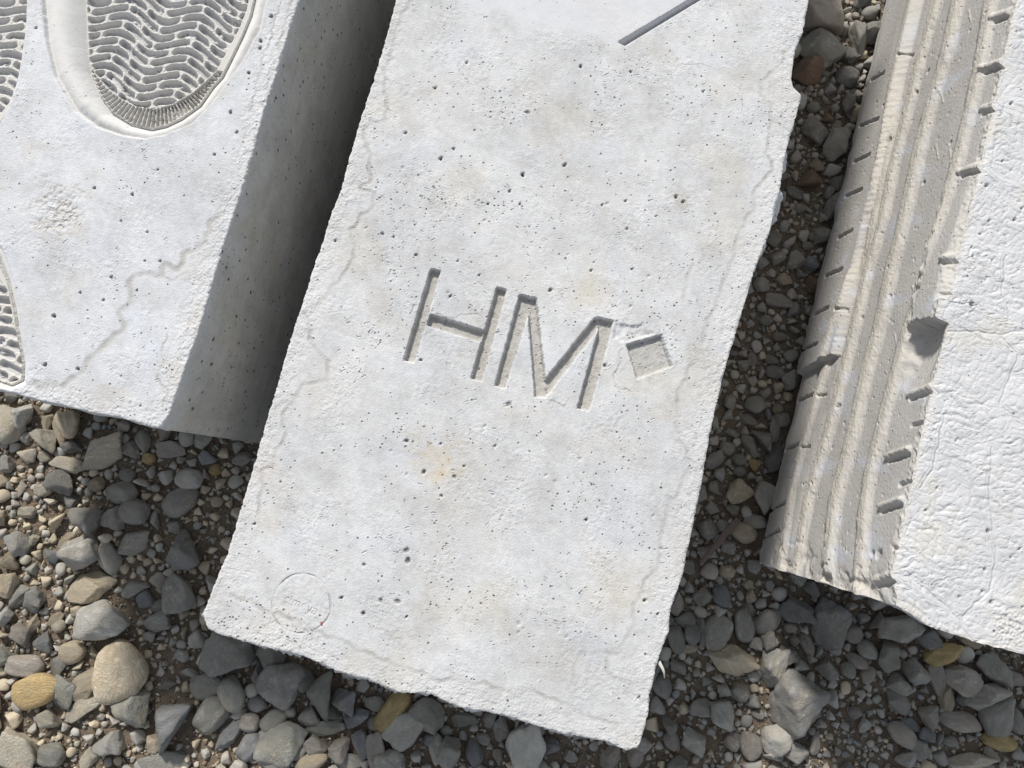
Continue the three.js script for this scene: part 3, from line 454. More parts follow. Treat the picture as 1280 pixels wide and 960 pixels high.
  for (const [x, y] of [[1126, 5], [1104, 98], [1094, 155], [1085, 200], [1075, 243], [1064, 295], [1050, 343], [1034, 391], [1018, 436], [1006, 497], [990, 558], [970, 633], [963, 667]]) slot(x, y, 10 + 4 * noise(x, y * 0.7), -4.5, 0.0015, 0.0031);
  for (const [x, y] of [[1058, 389], [1028, 494], [1008, 559], [1137, 70]]) slot(x, y, 4, -1, 0.0012, 0.002);
  for (const [x, y, h, rg] of [[1150, 495, 15, 0.0022], [1146, 530, 8, 0], [1124, 573, 15, 0.0034], [1131, 604, 8, 0], [1115, 636, 15, 0.003], [1122, 684, 5, 0], [1103, 728, 13, 0.002], [1252, 25, 10, 0.002], [1243, 88, 13, 0.003], [1236, 140, 10, 0.0015], [1214, 218, 12, 0.0022], [1196, 330, 8, 0.0025], [1192, 368, 7, 0]]) slot(x, y, h * 0.85, -h * 0.3, 0.0012, 0.0019, rg * 0.75);
  const r = rng(19);
  for (const [x, y, w] of [[1069, 394, 2.2], [1079, 397, 2.4], [1050, 508, 4], [1055, 529, 2], [1003, 606, 2], [1098, 693, 6], [1090, 692, 4], [1155, 228, 3], [1188, 178, 2.5], [1147, 116, 3], [1160, 89, 3.4], [1217, 83, 2.5], [1112, 134, 2.5], [1103, 130, 2], [1085, 132, 2], [1114, 176, 5], [1158, 356, 2.4], [1115, 370, 2], [1019, 605, 2], [1040, 560, 2], [1115, 335, 2], [980, 658, 3]])
    { const [s, d] = faceAt(x, y); T.dent(s, d, w * 0.0006, w * 0.00045, r() * 3, 0.002, 0.5, [0.16, 0.15, 0.135], true); }  // pits here and pores below have hole shade painted into their colour
  for (let i = 0; i < 2600; i++) { const s = lerp(T.x0, T.x1, r()), d = TOP * r(), w = 0.00025 + 0.0006 * r() ** 4; T.dent(s, d, w * 1.4, w, r() * 3, w, 0.5 * r(), [0.17, 0.16, 0.145], w > 0.0006); }
  for (const [x, y] of [[1141, 365], [1118, 425], [1149, 355], [1176, 120], [1187, 195], [1211, 20], [1170, 190]]) { const a = faceAt(x, y - 8), b = faceAt(x + 3, y + 8); T.stroke([a, b], 0.001, (k, d, s) => { const t = 1 - sm(0.0003, 0.001, d); T.geo[k] += 0.0006 * t * (0.4 + Math.max(0, noise(d * 900, s * 700))); T.mix(k, [0.6, 0.57, 0.51], 0.5 * t); }); }
  // tread vertices: drop follows rows, front end follows the slanted broken edge
  const frontTop = fr.px(1114, 755), frontBottom = fr.px(950, 704, 0), nu = 520, nd = 300, pos = new Float32Array((nu + 1) * (nd + 1) * 3), uv = new Float32Array((nu + 1) * (nd + 1) * 2), topEdge = [];
  for (let j = 0; j <= nd; j++) for (let i = 0; i <= nu; i++) {
    const w = j / nd, d = w * (TOP - BASE), zEnd = lerp(frontTop[1], frontBottom[1], w) + 0.0014 * fbm(d * 90, 3, 3), z = rowZ(i / nu, zTop, zEnd), k = j * (nu + 1) + i;
    pos[3 * k] = lerp(plane, bottomX, d / TOP) - T.sample(T.geo, z, d) + sm(0.012, 0, TOP - d) * (0.0012 + 0.0022 * fbm(z * 45, 5, 4)); pos[3 * k + 1] = TOP - d; pos[3 * k + 2] = z; [uv[2 * k], uv[2 * k + 1]] = T.uv(z, d);
    // corner broken off at the front top
    const cut = sm(0.024, 0, Math.hypot((frontTop[1] - z) * 1.2, d * 0.9) + 0.004 * fbm(z * 120, d * 120, 3)); pos[3 * k] += cut * 0.006; 
  }
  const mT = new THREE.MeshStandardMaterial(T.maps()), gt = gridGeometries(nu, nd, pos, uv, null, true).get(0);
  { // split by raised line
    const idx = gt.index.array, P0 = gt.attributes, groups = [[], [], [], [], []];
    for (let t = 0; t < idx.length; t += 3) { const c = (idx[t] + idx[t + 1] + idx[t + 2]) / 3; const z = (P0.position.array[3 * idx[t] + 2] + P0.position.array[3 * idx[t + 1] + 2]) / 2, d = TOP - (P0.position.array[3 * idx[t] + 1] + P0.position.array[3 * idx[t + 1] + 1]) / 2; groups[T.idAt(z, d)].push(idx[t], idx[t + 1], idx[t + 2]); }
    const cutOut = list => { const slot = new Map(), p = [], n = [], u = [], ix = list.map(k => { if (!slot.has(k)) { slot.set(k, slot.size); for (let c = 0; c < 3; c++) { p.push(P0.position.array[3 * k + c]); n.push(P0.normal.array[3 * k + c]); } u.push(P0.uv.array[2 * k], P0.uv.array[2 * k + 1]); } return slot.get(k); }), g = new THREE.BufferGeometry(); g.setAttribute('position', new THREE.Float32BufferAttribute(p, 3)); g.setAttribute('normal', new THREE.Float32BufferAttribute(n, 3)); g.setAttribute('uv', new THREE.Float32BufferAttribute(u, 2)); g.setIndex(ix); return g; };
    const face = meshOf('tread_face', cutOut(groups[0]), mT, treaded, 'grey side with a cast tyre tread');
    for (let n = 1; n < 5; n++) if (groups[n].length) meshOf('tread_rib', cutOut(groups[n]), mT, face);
  }
  const faceFront = [...Array(nd + 1).keys()].map(j => { const k = j * (nu + 1) + nu; return [pos[3 * k], pos[3 * k + 1], pos[3 * k + 2]]; });
  const faceTop = [...Array(nu + 1).keys()].map(i => [pos[3 * i], pos[3 * i + 1], pos[3 * i + 2]]);
  // ---- crumpled top
  const front = q([[1114, 755], [1138, 769], [1161, 785], [1180, 791], [1199, 797], [1225, 806], [1250, 812], [1280, 820], [1420, 862], [1640, 930]]);
  const xR = plane + 0.15, zf = curve(front, 0), xl = curve(faceTop.map(p => [p[0], p[2]]), 1);
  const f = new Field(plane - 0.012, xR + 0.002, zTop - 0.002, Math.max(...front.map(p => p[1])) + 0.003, 0.00026);
  const lineY = q([[1240, 560], [1236, 620], [1246, 690], [1238, 735], [1205, 770]]), lineB = q([[1130, 715], [1160, 740], [1185, 760], [1215, 800]]), lineC = q([[1180, 415], [1215, 414], [1250, 420], [1285, 412]]), lineD = q([[1210, 590], [1228, 640], [1245, 695]]), lineE = q([[1250, 420], [1268, 440]]), lineF = q([[1180, 520], [1165, 590], [1150, 610]]), lineG = q([[1257, 320], [1252, 370], [1262, 395]]), lineH = q([[1272, 445], [1255, 490], [1250, 505], [1275, 530]]);
  f.each((x, z, k) => {
    const wx = x + 0.004 * fbm(x * 45 + 3, z * 45, 3), wz = z + 0.0045 * fbm(x * 60, z * 60 + 31, 3);
    const n1 = noise(wx * 85 + wz * 30, wz * 190 - wx * 30), n2 = noise(wx * 170 - wz * 120 + 40, wz * 330 + 9), n3 = noise(wx * 420, wz * 520), n4 = noise(wx * 190 + wz * 60, wz * 55 + 70);
    const act = 0.35 + 0.65 * sm(-0.35, 0.25, fbm(x * 26 + 9, z * 26, 3)), act2 = sm(-0.2, 0.3, fbm(x * 30 + 60, z * 30, 3));
    const crease = v => 1 - Math.exp(-Math.abs(v) * 15), pil = v => Math.sqrt(Math.abs(v) + 0.01);
    const h = 0.0010 * act * crease(n1) + 0.00065 * act2 * crease(n2) + 0.0004 * crease(n4) * (1 - act2) + 0.00007 * pil(n3) + 0.00025 * n1 * act + 0.0005 * fbm(x * 30, z * 30, 2);
    f.geo[k] = h - 0.001; f.bump[k] = 0.00006 * pil(n3) + 0.00010 * crease(noise(wx * 240 + 9, wz * 420)) * act2 + 0.00022 * crease(n2 + 0.1) + 0.00003 * noise(x * 2000, z * 2000) + 0.00010 * pil(noise(wx * 800, wz * 900));
    const v = 1 + 0.10 * fbm(x * 40, z * 40, 4) + 0.04 * noise(x * 400, z * 400), warm = sm(0.1, 0.5, fbm(x * 35 + 12, z * 35, 4)); f.r[k] = 0.60 * v; f.g[k] = 0.60 * v * (1 - 0.02 * warm); f.b[k] = 0.608 * v * (1 - 0.08 * warm);
  });
  for (const l of [lineY, lineB, lineC, lineD, lineE, lineF, lineG, lineH]) f.stroke(wobble(l, 0.0014, 5), 0.0022, (k, d) => { const t = Math.exp(-((d / 0.0006) ** 2)), w = Math.exp(-((d / 0.0014) ** 2)); f.geo[k] += 0.0000 * w; f.bump[k] = Math.min(f.bump[k], -0.0004 * t + 0.0002); });
  for (let i = 0; i < 420; i++) { const x = lerp(f.x0, f.x1, r()), z = lerp(f.z0, f.z1, r()), w = 0.0003 + 0.0008 * r() ** 3; f.dent(x, z, w, w * 0.75, r() * 3, w * 1.6, 0.55, GRIME_SHADE, w > 0.0007); }
  { const [x, z] = L(1262, 785); stain(f, x, z, 0.016, [0.66, 0.6, 0.53], 0.5, 200); f.each((a, b, k) => { const t = 1 - sm(0.4, 1, Math.hypot(a - x, b - z) / 0.014); f.bump[k] += t * 0.0005 * noise(a * 600, b * 600); }, x - 0.015, x + 0.015, z - 0.015, z + 0.015); }
  for (const [x, y, w] of [[1215, 380, 4], [1172, 610, 2], [1236, 664, 3], [1232, 712, 2.4], [1240, 753, 3]]) { const [a, b] = L(x, y); f.dent(a, b, w * 0.00042, w * 0.00036, 1, 0.0018, 0.6, x === 1172 ? [0.5, 0.25, 0.1] : GRIME_SHADE, true); }
  f.each((x, z, k) => { const e = Math.min(x - xl(clamp(z, zTop, faceTop[nu][2])), zf(x) - z), c = 0.0014 + 0.0018 * Math.max(0, fbm(x * 140, z * 140, 3)); if (e < c) f.geo[k] -= 0.7 * (c - Math.max(e, -0.001)) ** 2 / c; const t = 1 - sm(0.0005, 0.004, e + 0.002 * fbm(x * 160, z * 160, 2)); f.mix(k, [0.64, 0.6, 0.54], 0.55 * t); f.bump[k] += 0.00025 * t * noise(x * 500, z * 500); });
  const mu = 200, mv = nu, tp = new Float32Array((mu + 1) * (mv + 1) * 3), tu = new Float32Array((mu + 1) * (mv + 1) * 2), fAt0 = faceTop[nu];
  for (let j = 0; j <= mv; j++) for (let i = 0; i <= mu; i++) {
    const a = faceTop[j], u = (i / mu) ** 1.5; let x = lerp(a[0], xR, u), z = a[2]; const grow = j / mv; z += (zf(Math.max(x, fAt0[0])) - zf(fAt0[0]) + 0.0007 * fbm(x * 260, 3, 3) * (i ? 1 : 0)) * grow;
    const k = j * (mu + 1) + i; tp[3 * k] = x; tp[3 * k + 2] = z; tp[3 * k + 1] = i === 0 ? a[1] : TOP + f.sample(f.geo, x, z) * sm(0, 0.004, x - a[0]) ; [tu[2 * k], tu[2 * k + 1]] = f.uv(x, z);
  }
  const mF = new THREE.MeshStandardMaterial(f.maps()); mF.roughness = 0.85;
  meshOf('crumpled_top_face', gridGeometries(mu, mv, tp, tu, null).get(0), mF, treaded, 'white top face creased like crumpled foil');
  const V = k => [tp[3 * k], tp[3 * k + 1], tp[3 * k + 2]], ft = [...Array(mu + 1).keys()].map(i => V(mv * (mu + 1) + i)), rt = [...Array(mv + 1).keys()].map(j => V(j * (mu + 1) + mu)), bt = [...Array(mu + 1).keys()].map(i => V(i));
  // front: its left border is the end of the tread face
  { const fp = new Float32Array((mu + 1) * (nd + 1) * 3), fu = new Float32Array((mu + 1) * (nd + 1) * 2);
    const slope = (front[front.length - 1][1] - front[4][1]) / (front[front.length - 1][0] - front[4][0]);
    for (let j = 0; j <= nd; j++) for (let i = 0; i <= mu; i++) {
      const w = j / nd, t = ft[i], k = j * (mu + 1) + i, a = faceFront[j], dx = t[0] - ft[0][0], dz = lerp(t[2] - ft[0][2], slope * dx - 0.004 * sm(0, 0.03, dx), sm(0, 0.16, w)), o = i && j ? sm(0, 0.02, w) * sm(0, 0.02, dx) * 0.0012 * fbm(dx * 120, w * 22, 3) : 0;
      fp[3 * k] = a[0] + dx; fp[3 * k + 1] = j ? lerp(a[1], a[1] + (t[1] - ft[0][1]) * (1 - w), 1) : t[1]; fp[3 * k + 2] = a[2] + dz + o; [fu[2 * k], fu[2 * k + 1]] = plainUV(dx, w * TOP); }
    meshOf('front_face', gridGeometries(mu, nd, fp, fu, null).get(0), brokenMaterial, treaded); }
  meshOf('side_face', sideGeometry(rt, rt.map(p => [p[0], p[2]]), DROPS, () => 0.0004, plainUV, -1), plainMaterial, treaded);
  meshOf('back_face', sideGeometry(bt, bt.map(p => [p[0] + (bottomX - plane) * (1 - (p[0] - plane) / 0.15), p[2]]), DROPS, () => 0.0004, plainUV, -1), plainMaterial, treaded);
}

// ================================================================ ground: soil sheet, loose stones, grit
const footprints = [[frameC, -0.122, 0.112, -0.46, 0.19], [frameL, -0.163, 0.002, -0.46, 0.013], [frameR, -0.004, 0.16, -0.46, 0.075]];
function footDepth(x, z) { let m = -1e9; for (const [fr, a, b, c, d] of footprints) { const [u, v] = fr.local(x, z), dd = d + (fr === frameR ? Math.max(0, u) * 0.15 : 0); m = Math.max(m, Math.min(u - a, b - u, v - c, dd - v)); } return m; }   // positive under a block
function soilHeight(x, z) { return -0.0135 + 0.012 * sm(0.012, 0.05, footDepth(x, z)) + 0.004 * fbm(x * 9 + 2, z * 9, 3) + 0.0016 * fbm(x * 60, z * 60 + 8, 3); }
{
  const W = 1024, f = new Field(0, 0.32, 0, 0.32, 0.32 / W), r = rng(31);
  f.each((x, z, k) => {
    const s = 0.32, wrap = (g, fx) => { const a = x / s, b = z / s; return lerp(lerp(g(x * fx, z * fx), g((x - s) * fx, z * fx), a * a * (3 - 2 * a)), lerp(g(x * fx, (z - s) * fx), g((x - s) * fx, (z - s) * fx), a * a * (3 - 2 * a)), b * b * (3 - 2 * b)); };
    const a = wrap((u, v) => fbm(u, v, 3), 40), b = wrap(noise, 260), c = wrap(noise, 700);
    f.bump[k] = 0.0007 * Math.abs(a) + 0.0008 * Math.abs(b) + 0.0004 * c; const v = 1 + 0.25 * a + 0.22 * b + 0.15 * c; f.r[k] = 0.165 * v; f.g[k] = 0.128 * v; f.b[k] = 0.092 * v;
  });
  for (let i = 0; i < 5200; i++) { const x = 0.32 * r(), z = 0.32 * r(), w = 0.0004 + 0.0013 * r() ** 2, t = 0.7 + 0.6 * r(), c = [[0.2, 0.16, 0.11], [0.26, 0.23, 0.18], [0.16, 0.15, 0.14], [0.17, 0.12, 0.075]][i & 3].map(v => v * t); f.dent(x, z, w, w * (0.6 + 0.4 * r()), r() * 3, -w * 0.9, 0.9, c); }
  const maps = f.maps(); for (const t of [maps.map, maps.bumpMap]) t.wrapS = t.wrapT = THREE.RepeatWrapping;
  // one sheet, fine near the blocks and coarse far out
  const n = 400, pos = new Float32Array((n + 1) ** 2 * 3), uv = new Float32Array((n + 1) ** 2 * 2), warp = t => { const a = Math.abs(t), s = Math.sign(t); return s * (a < 0.85 ? a / 0.85 * 0.56 : 0.56 + (a - 0.85) / 0.15 * 0.3 + 16 * ((a - 0.85) / 0.15) ** 4); };
  for (let j = 0; j <= n; j++) for (let i = 0; i <= n; i++) { const k = j * (n + 1) + i, x = warp(2 * i / n - 1), z = warp(2 * j / n - 1) - 0.02; pos[3 * k] = x; pos[3 * k + 2] = z; pos[3 * k + 1] = soilHeight(x, z) + 0.0012 * noise(x * 220, z * 220) + 0.0007 * noise(x * 480, z * 480); uv[2 * k] = x / 0.32; uv[2 * k + 1] = z / 0.32; }
  const g = meshOf('ground', gridGeometries(n, n, pos, uv, null).get(0), new THREE.MeshStandardMaterial({ ...maps, roughness: 0.98 })); g.userData.kind = 'structure'; g.userData.label = 'brown crumbly soil under the loose stones';
}
// stone shapes: rounded polytopes, sharp (a), worn (r), flat slab (s), wedge (w)
const [pebbleTexture, pebbleColor] = (() => { const f = new Field(0, 1, 0, 1, 1 / 512); f.each((x, z, k) => { f.bump[k] = 0.5 * fbm(x * 22, z * 22, 4) + 0.2 * noise(x * 120, z * 120); }); f.each((x, z, k) => { const v = 0.93 + 0.10 * fbm(x * 14, z * 14, 4) + 0.07 * noise(x * 60, z * 60) + 0.06 * noise(x * 170, z * 170); f.r[k] = v; f.g[k] = v * 0.995; f.b[k] = v * 0.985; }); const m = f.maps(); m.map.wrapS = m.map.wrapT = THREE.MirroredRepeatWrapping; m.bumpMap.wrapS = m.bumpMap.wrapT = THREE.MirroredRepeatWrapping; return [m.bumpMap, m.map]; })();
function stoneGeometry(kind, seed, detail) {
  const r = rng(seed * 131 + 7), g = mergeVertices((() => { const b = new THREE.IcosahedronGeometry(1, detail); b.deleteAttribute('uv'); b.deleteAttribute('normal'); return b; })(), 1e-4), p = g.attributes.position, v = new THREE.Vector3();
  const planes = [], count = kind === 'r' ? 16 : kind === 'w' ? 7 : 10, power = kind === 'r' ? 7 : kind === 's' ? 32 : 46;
  for (let i = 0; i < count; i++) { const y = 1 - 2 * (i + 0.5) / count, a = i * 2.39996 + r() * 0.9, s = Math.sqrt(1 - y * y), nn = new THREE.Vector3(Math.cos(a) * s, y, Math.sin(a) * s).add(new THREE.Vector3(r() - 0.5, r() - 0.5, r() - 0.5).multiplyScalar(kind === 'r' ? 0.35 : 0.95)).normalize(); planes.push([nn, kind === 'r' ? 0.85 + 0.2 * r() : 0.62 + 0.5 * r()]); }
  planes.push([new THREE.Vector3(0.15 * (r() - 0.5), 1, 0.15 * (r() - 0.5)).normalize(), kind === 'w' ? 1.05 : 0.8], [new THREE.Vector3(0, -1, 0), 0.85]);
  const n3 = (x, y, z, s) => (noise(x * s + seed, y * s + z * s * 0.7) + noise(y * s + 9 + seed, z * s - x * s * 0.4) + noise(z * s + 31, x * s + y * s * 0.6 + seed)) / 1.7;
  const col = new Float32Array(p.count * 3), uv = new Float32Array(p.count * 2), veins = r() < 0.35, big = n3;
  let mx = 0, mz = 0, my = 0;
  for (let i = 0; i < p.count; i++) {
    v.fromBufferAttribute(p, i).normalize(); let s = 0; for (const [nn, d] of planes) { const c = v.dot(nn) / d; if (c > 0) s += Math.pow(c, power); }
    const R = Math.pow(s, -1 / power) * (1 + (kind === 'r' ? 0.06 : 0.10) * n3(v.x, v.y, v.z, 1.7) + (kind === 'r' ? 0.010 : 0.030) * n3(v.x, v.y, v.z, 5) + (kind === 'r' ? 0.004 : 0.012) * n3(v.x, v.y, v.z, 13)); v.multiplyScalar(R);
    p.setXYZ(i, v.x, v.y, v.z); mx = Math.max(mx, Math.abs(v.x)); mz = Math.max(mz, Math.abs(v.z)); my = Math.max(my, Math.abs(v.y));
    const a = n3(v.x, v.y, v.z, 1.3), b = n3(v.x, v.y, v.z, 4.2), c = n3(v.x, v.y, v.z, 12), vein = veins ? Math.max(0, 1 - Math.abs(n3(v.x, v.y, v.z, 1.1) - 0.1) * 26) : 0, t = 1 + 0.14 * a + 0.13 * b + 0.09 * c + 0.5 * vein, w = 0.05 * big(v.x + 5, v.y, v.z, 1.6);
    col[3 * i] = t * (1 + w); col[3 * i + 1] = t; col[3 * i + 2] = t * (1 - w * 1.3); uv[2 * i] = v.x * 0.5 + v.y * 0.35 + seed * 0.37; uv[2 * i + 1] = v.z * 0.5 + v.y * 0.35 + seed * 0.61;
  }
  g.scale(1 / mx, 1 / my, 1 / mz); g.setAttribute('color', new THREE.BufferAttribute(col, 3)); g.setAttribute('uv', new THREE.BufferAttribute(uv, 2)); g.computeVertexNormals(); return g;
}
const shapes = {}, smallShapes = {};
for (const [kind, n] of [['a', 12], ['r', 7], ['s', 8], ['w', 6]]) { shapes[kind] = [...Array(n).keys()].map(i => stoneGeometry(kind, i + kind.charCodeAt(0), 8)); smallShapes[kind] = [...Array(n).keys()].map(i => stoneGeometry(kind, i + kind.charCodeAt(0), 5)); }
const TONES = { g: [[0.425, 0.402, 0.358], 'grey'], d: [[0.300, 0.288, 0.266], 'dark grey'], b: [[0.314, 0.313, 0.310], 'blue-grey'], t: [[0.550, 0.470, 0.348], 'tan'], l: [[0.630, 0.568, 0.457], 'pale tan'], o: [[0.643, 0.474, 0.243], 'orange'], y: [[0.540, 0.410, 0.201], 'yellow-brown'], n: [[0.375, 0.364, 0.318], 'greenish grey'], p: [[0.45, 0.405, 0.355], 'pinkish grey'], r: [[0.348, 0.240, 0.171], 'reddish brown'], w: [[0.553, 0.530, 0.480], 'light grey'] };
const toneMaterials = {}; for (const t in TONES) toneMaterials[t] = [0.88, 1, 1.13].map(s => new THREE.MeshStandardMaterial({ color: new THREE.Color(...TONES[t][0].map(v => v * s)), vertexColors: true, roughness: 0.9, map: pebbleColor, bumpMap: pebbleTexture, bumpScale: 0.0012 }));
const FORM = { a: 'angular', r: 'rounded', s: 'flat', w: 'wedge-shaped' };
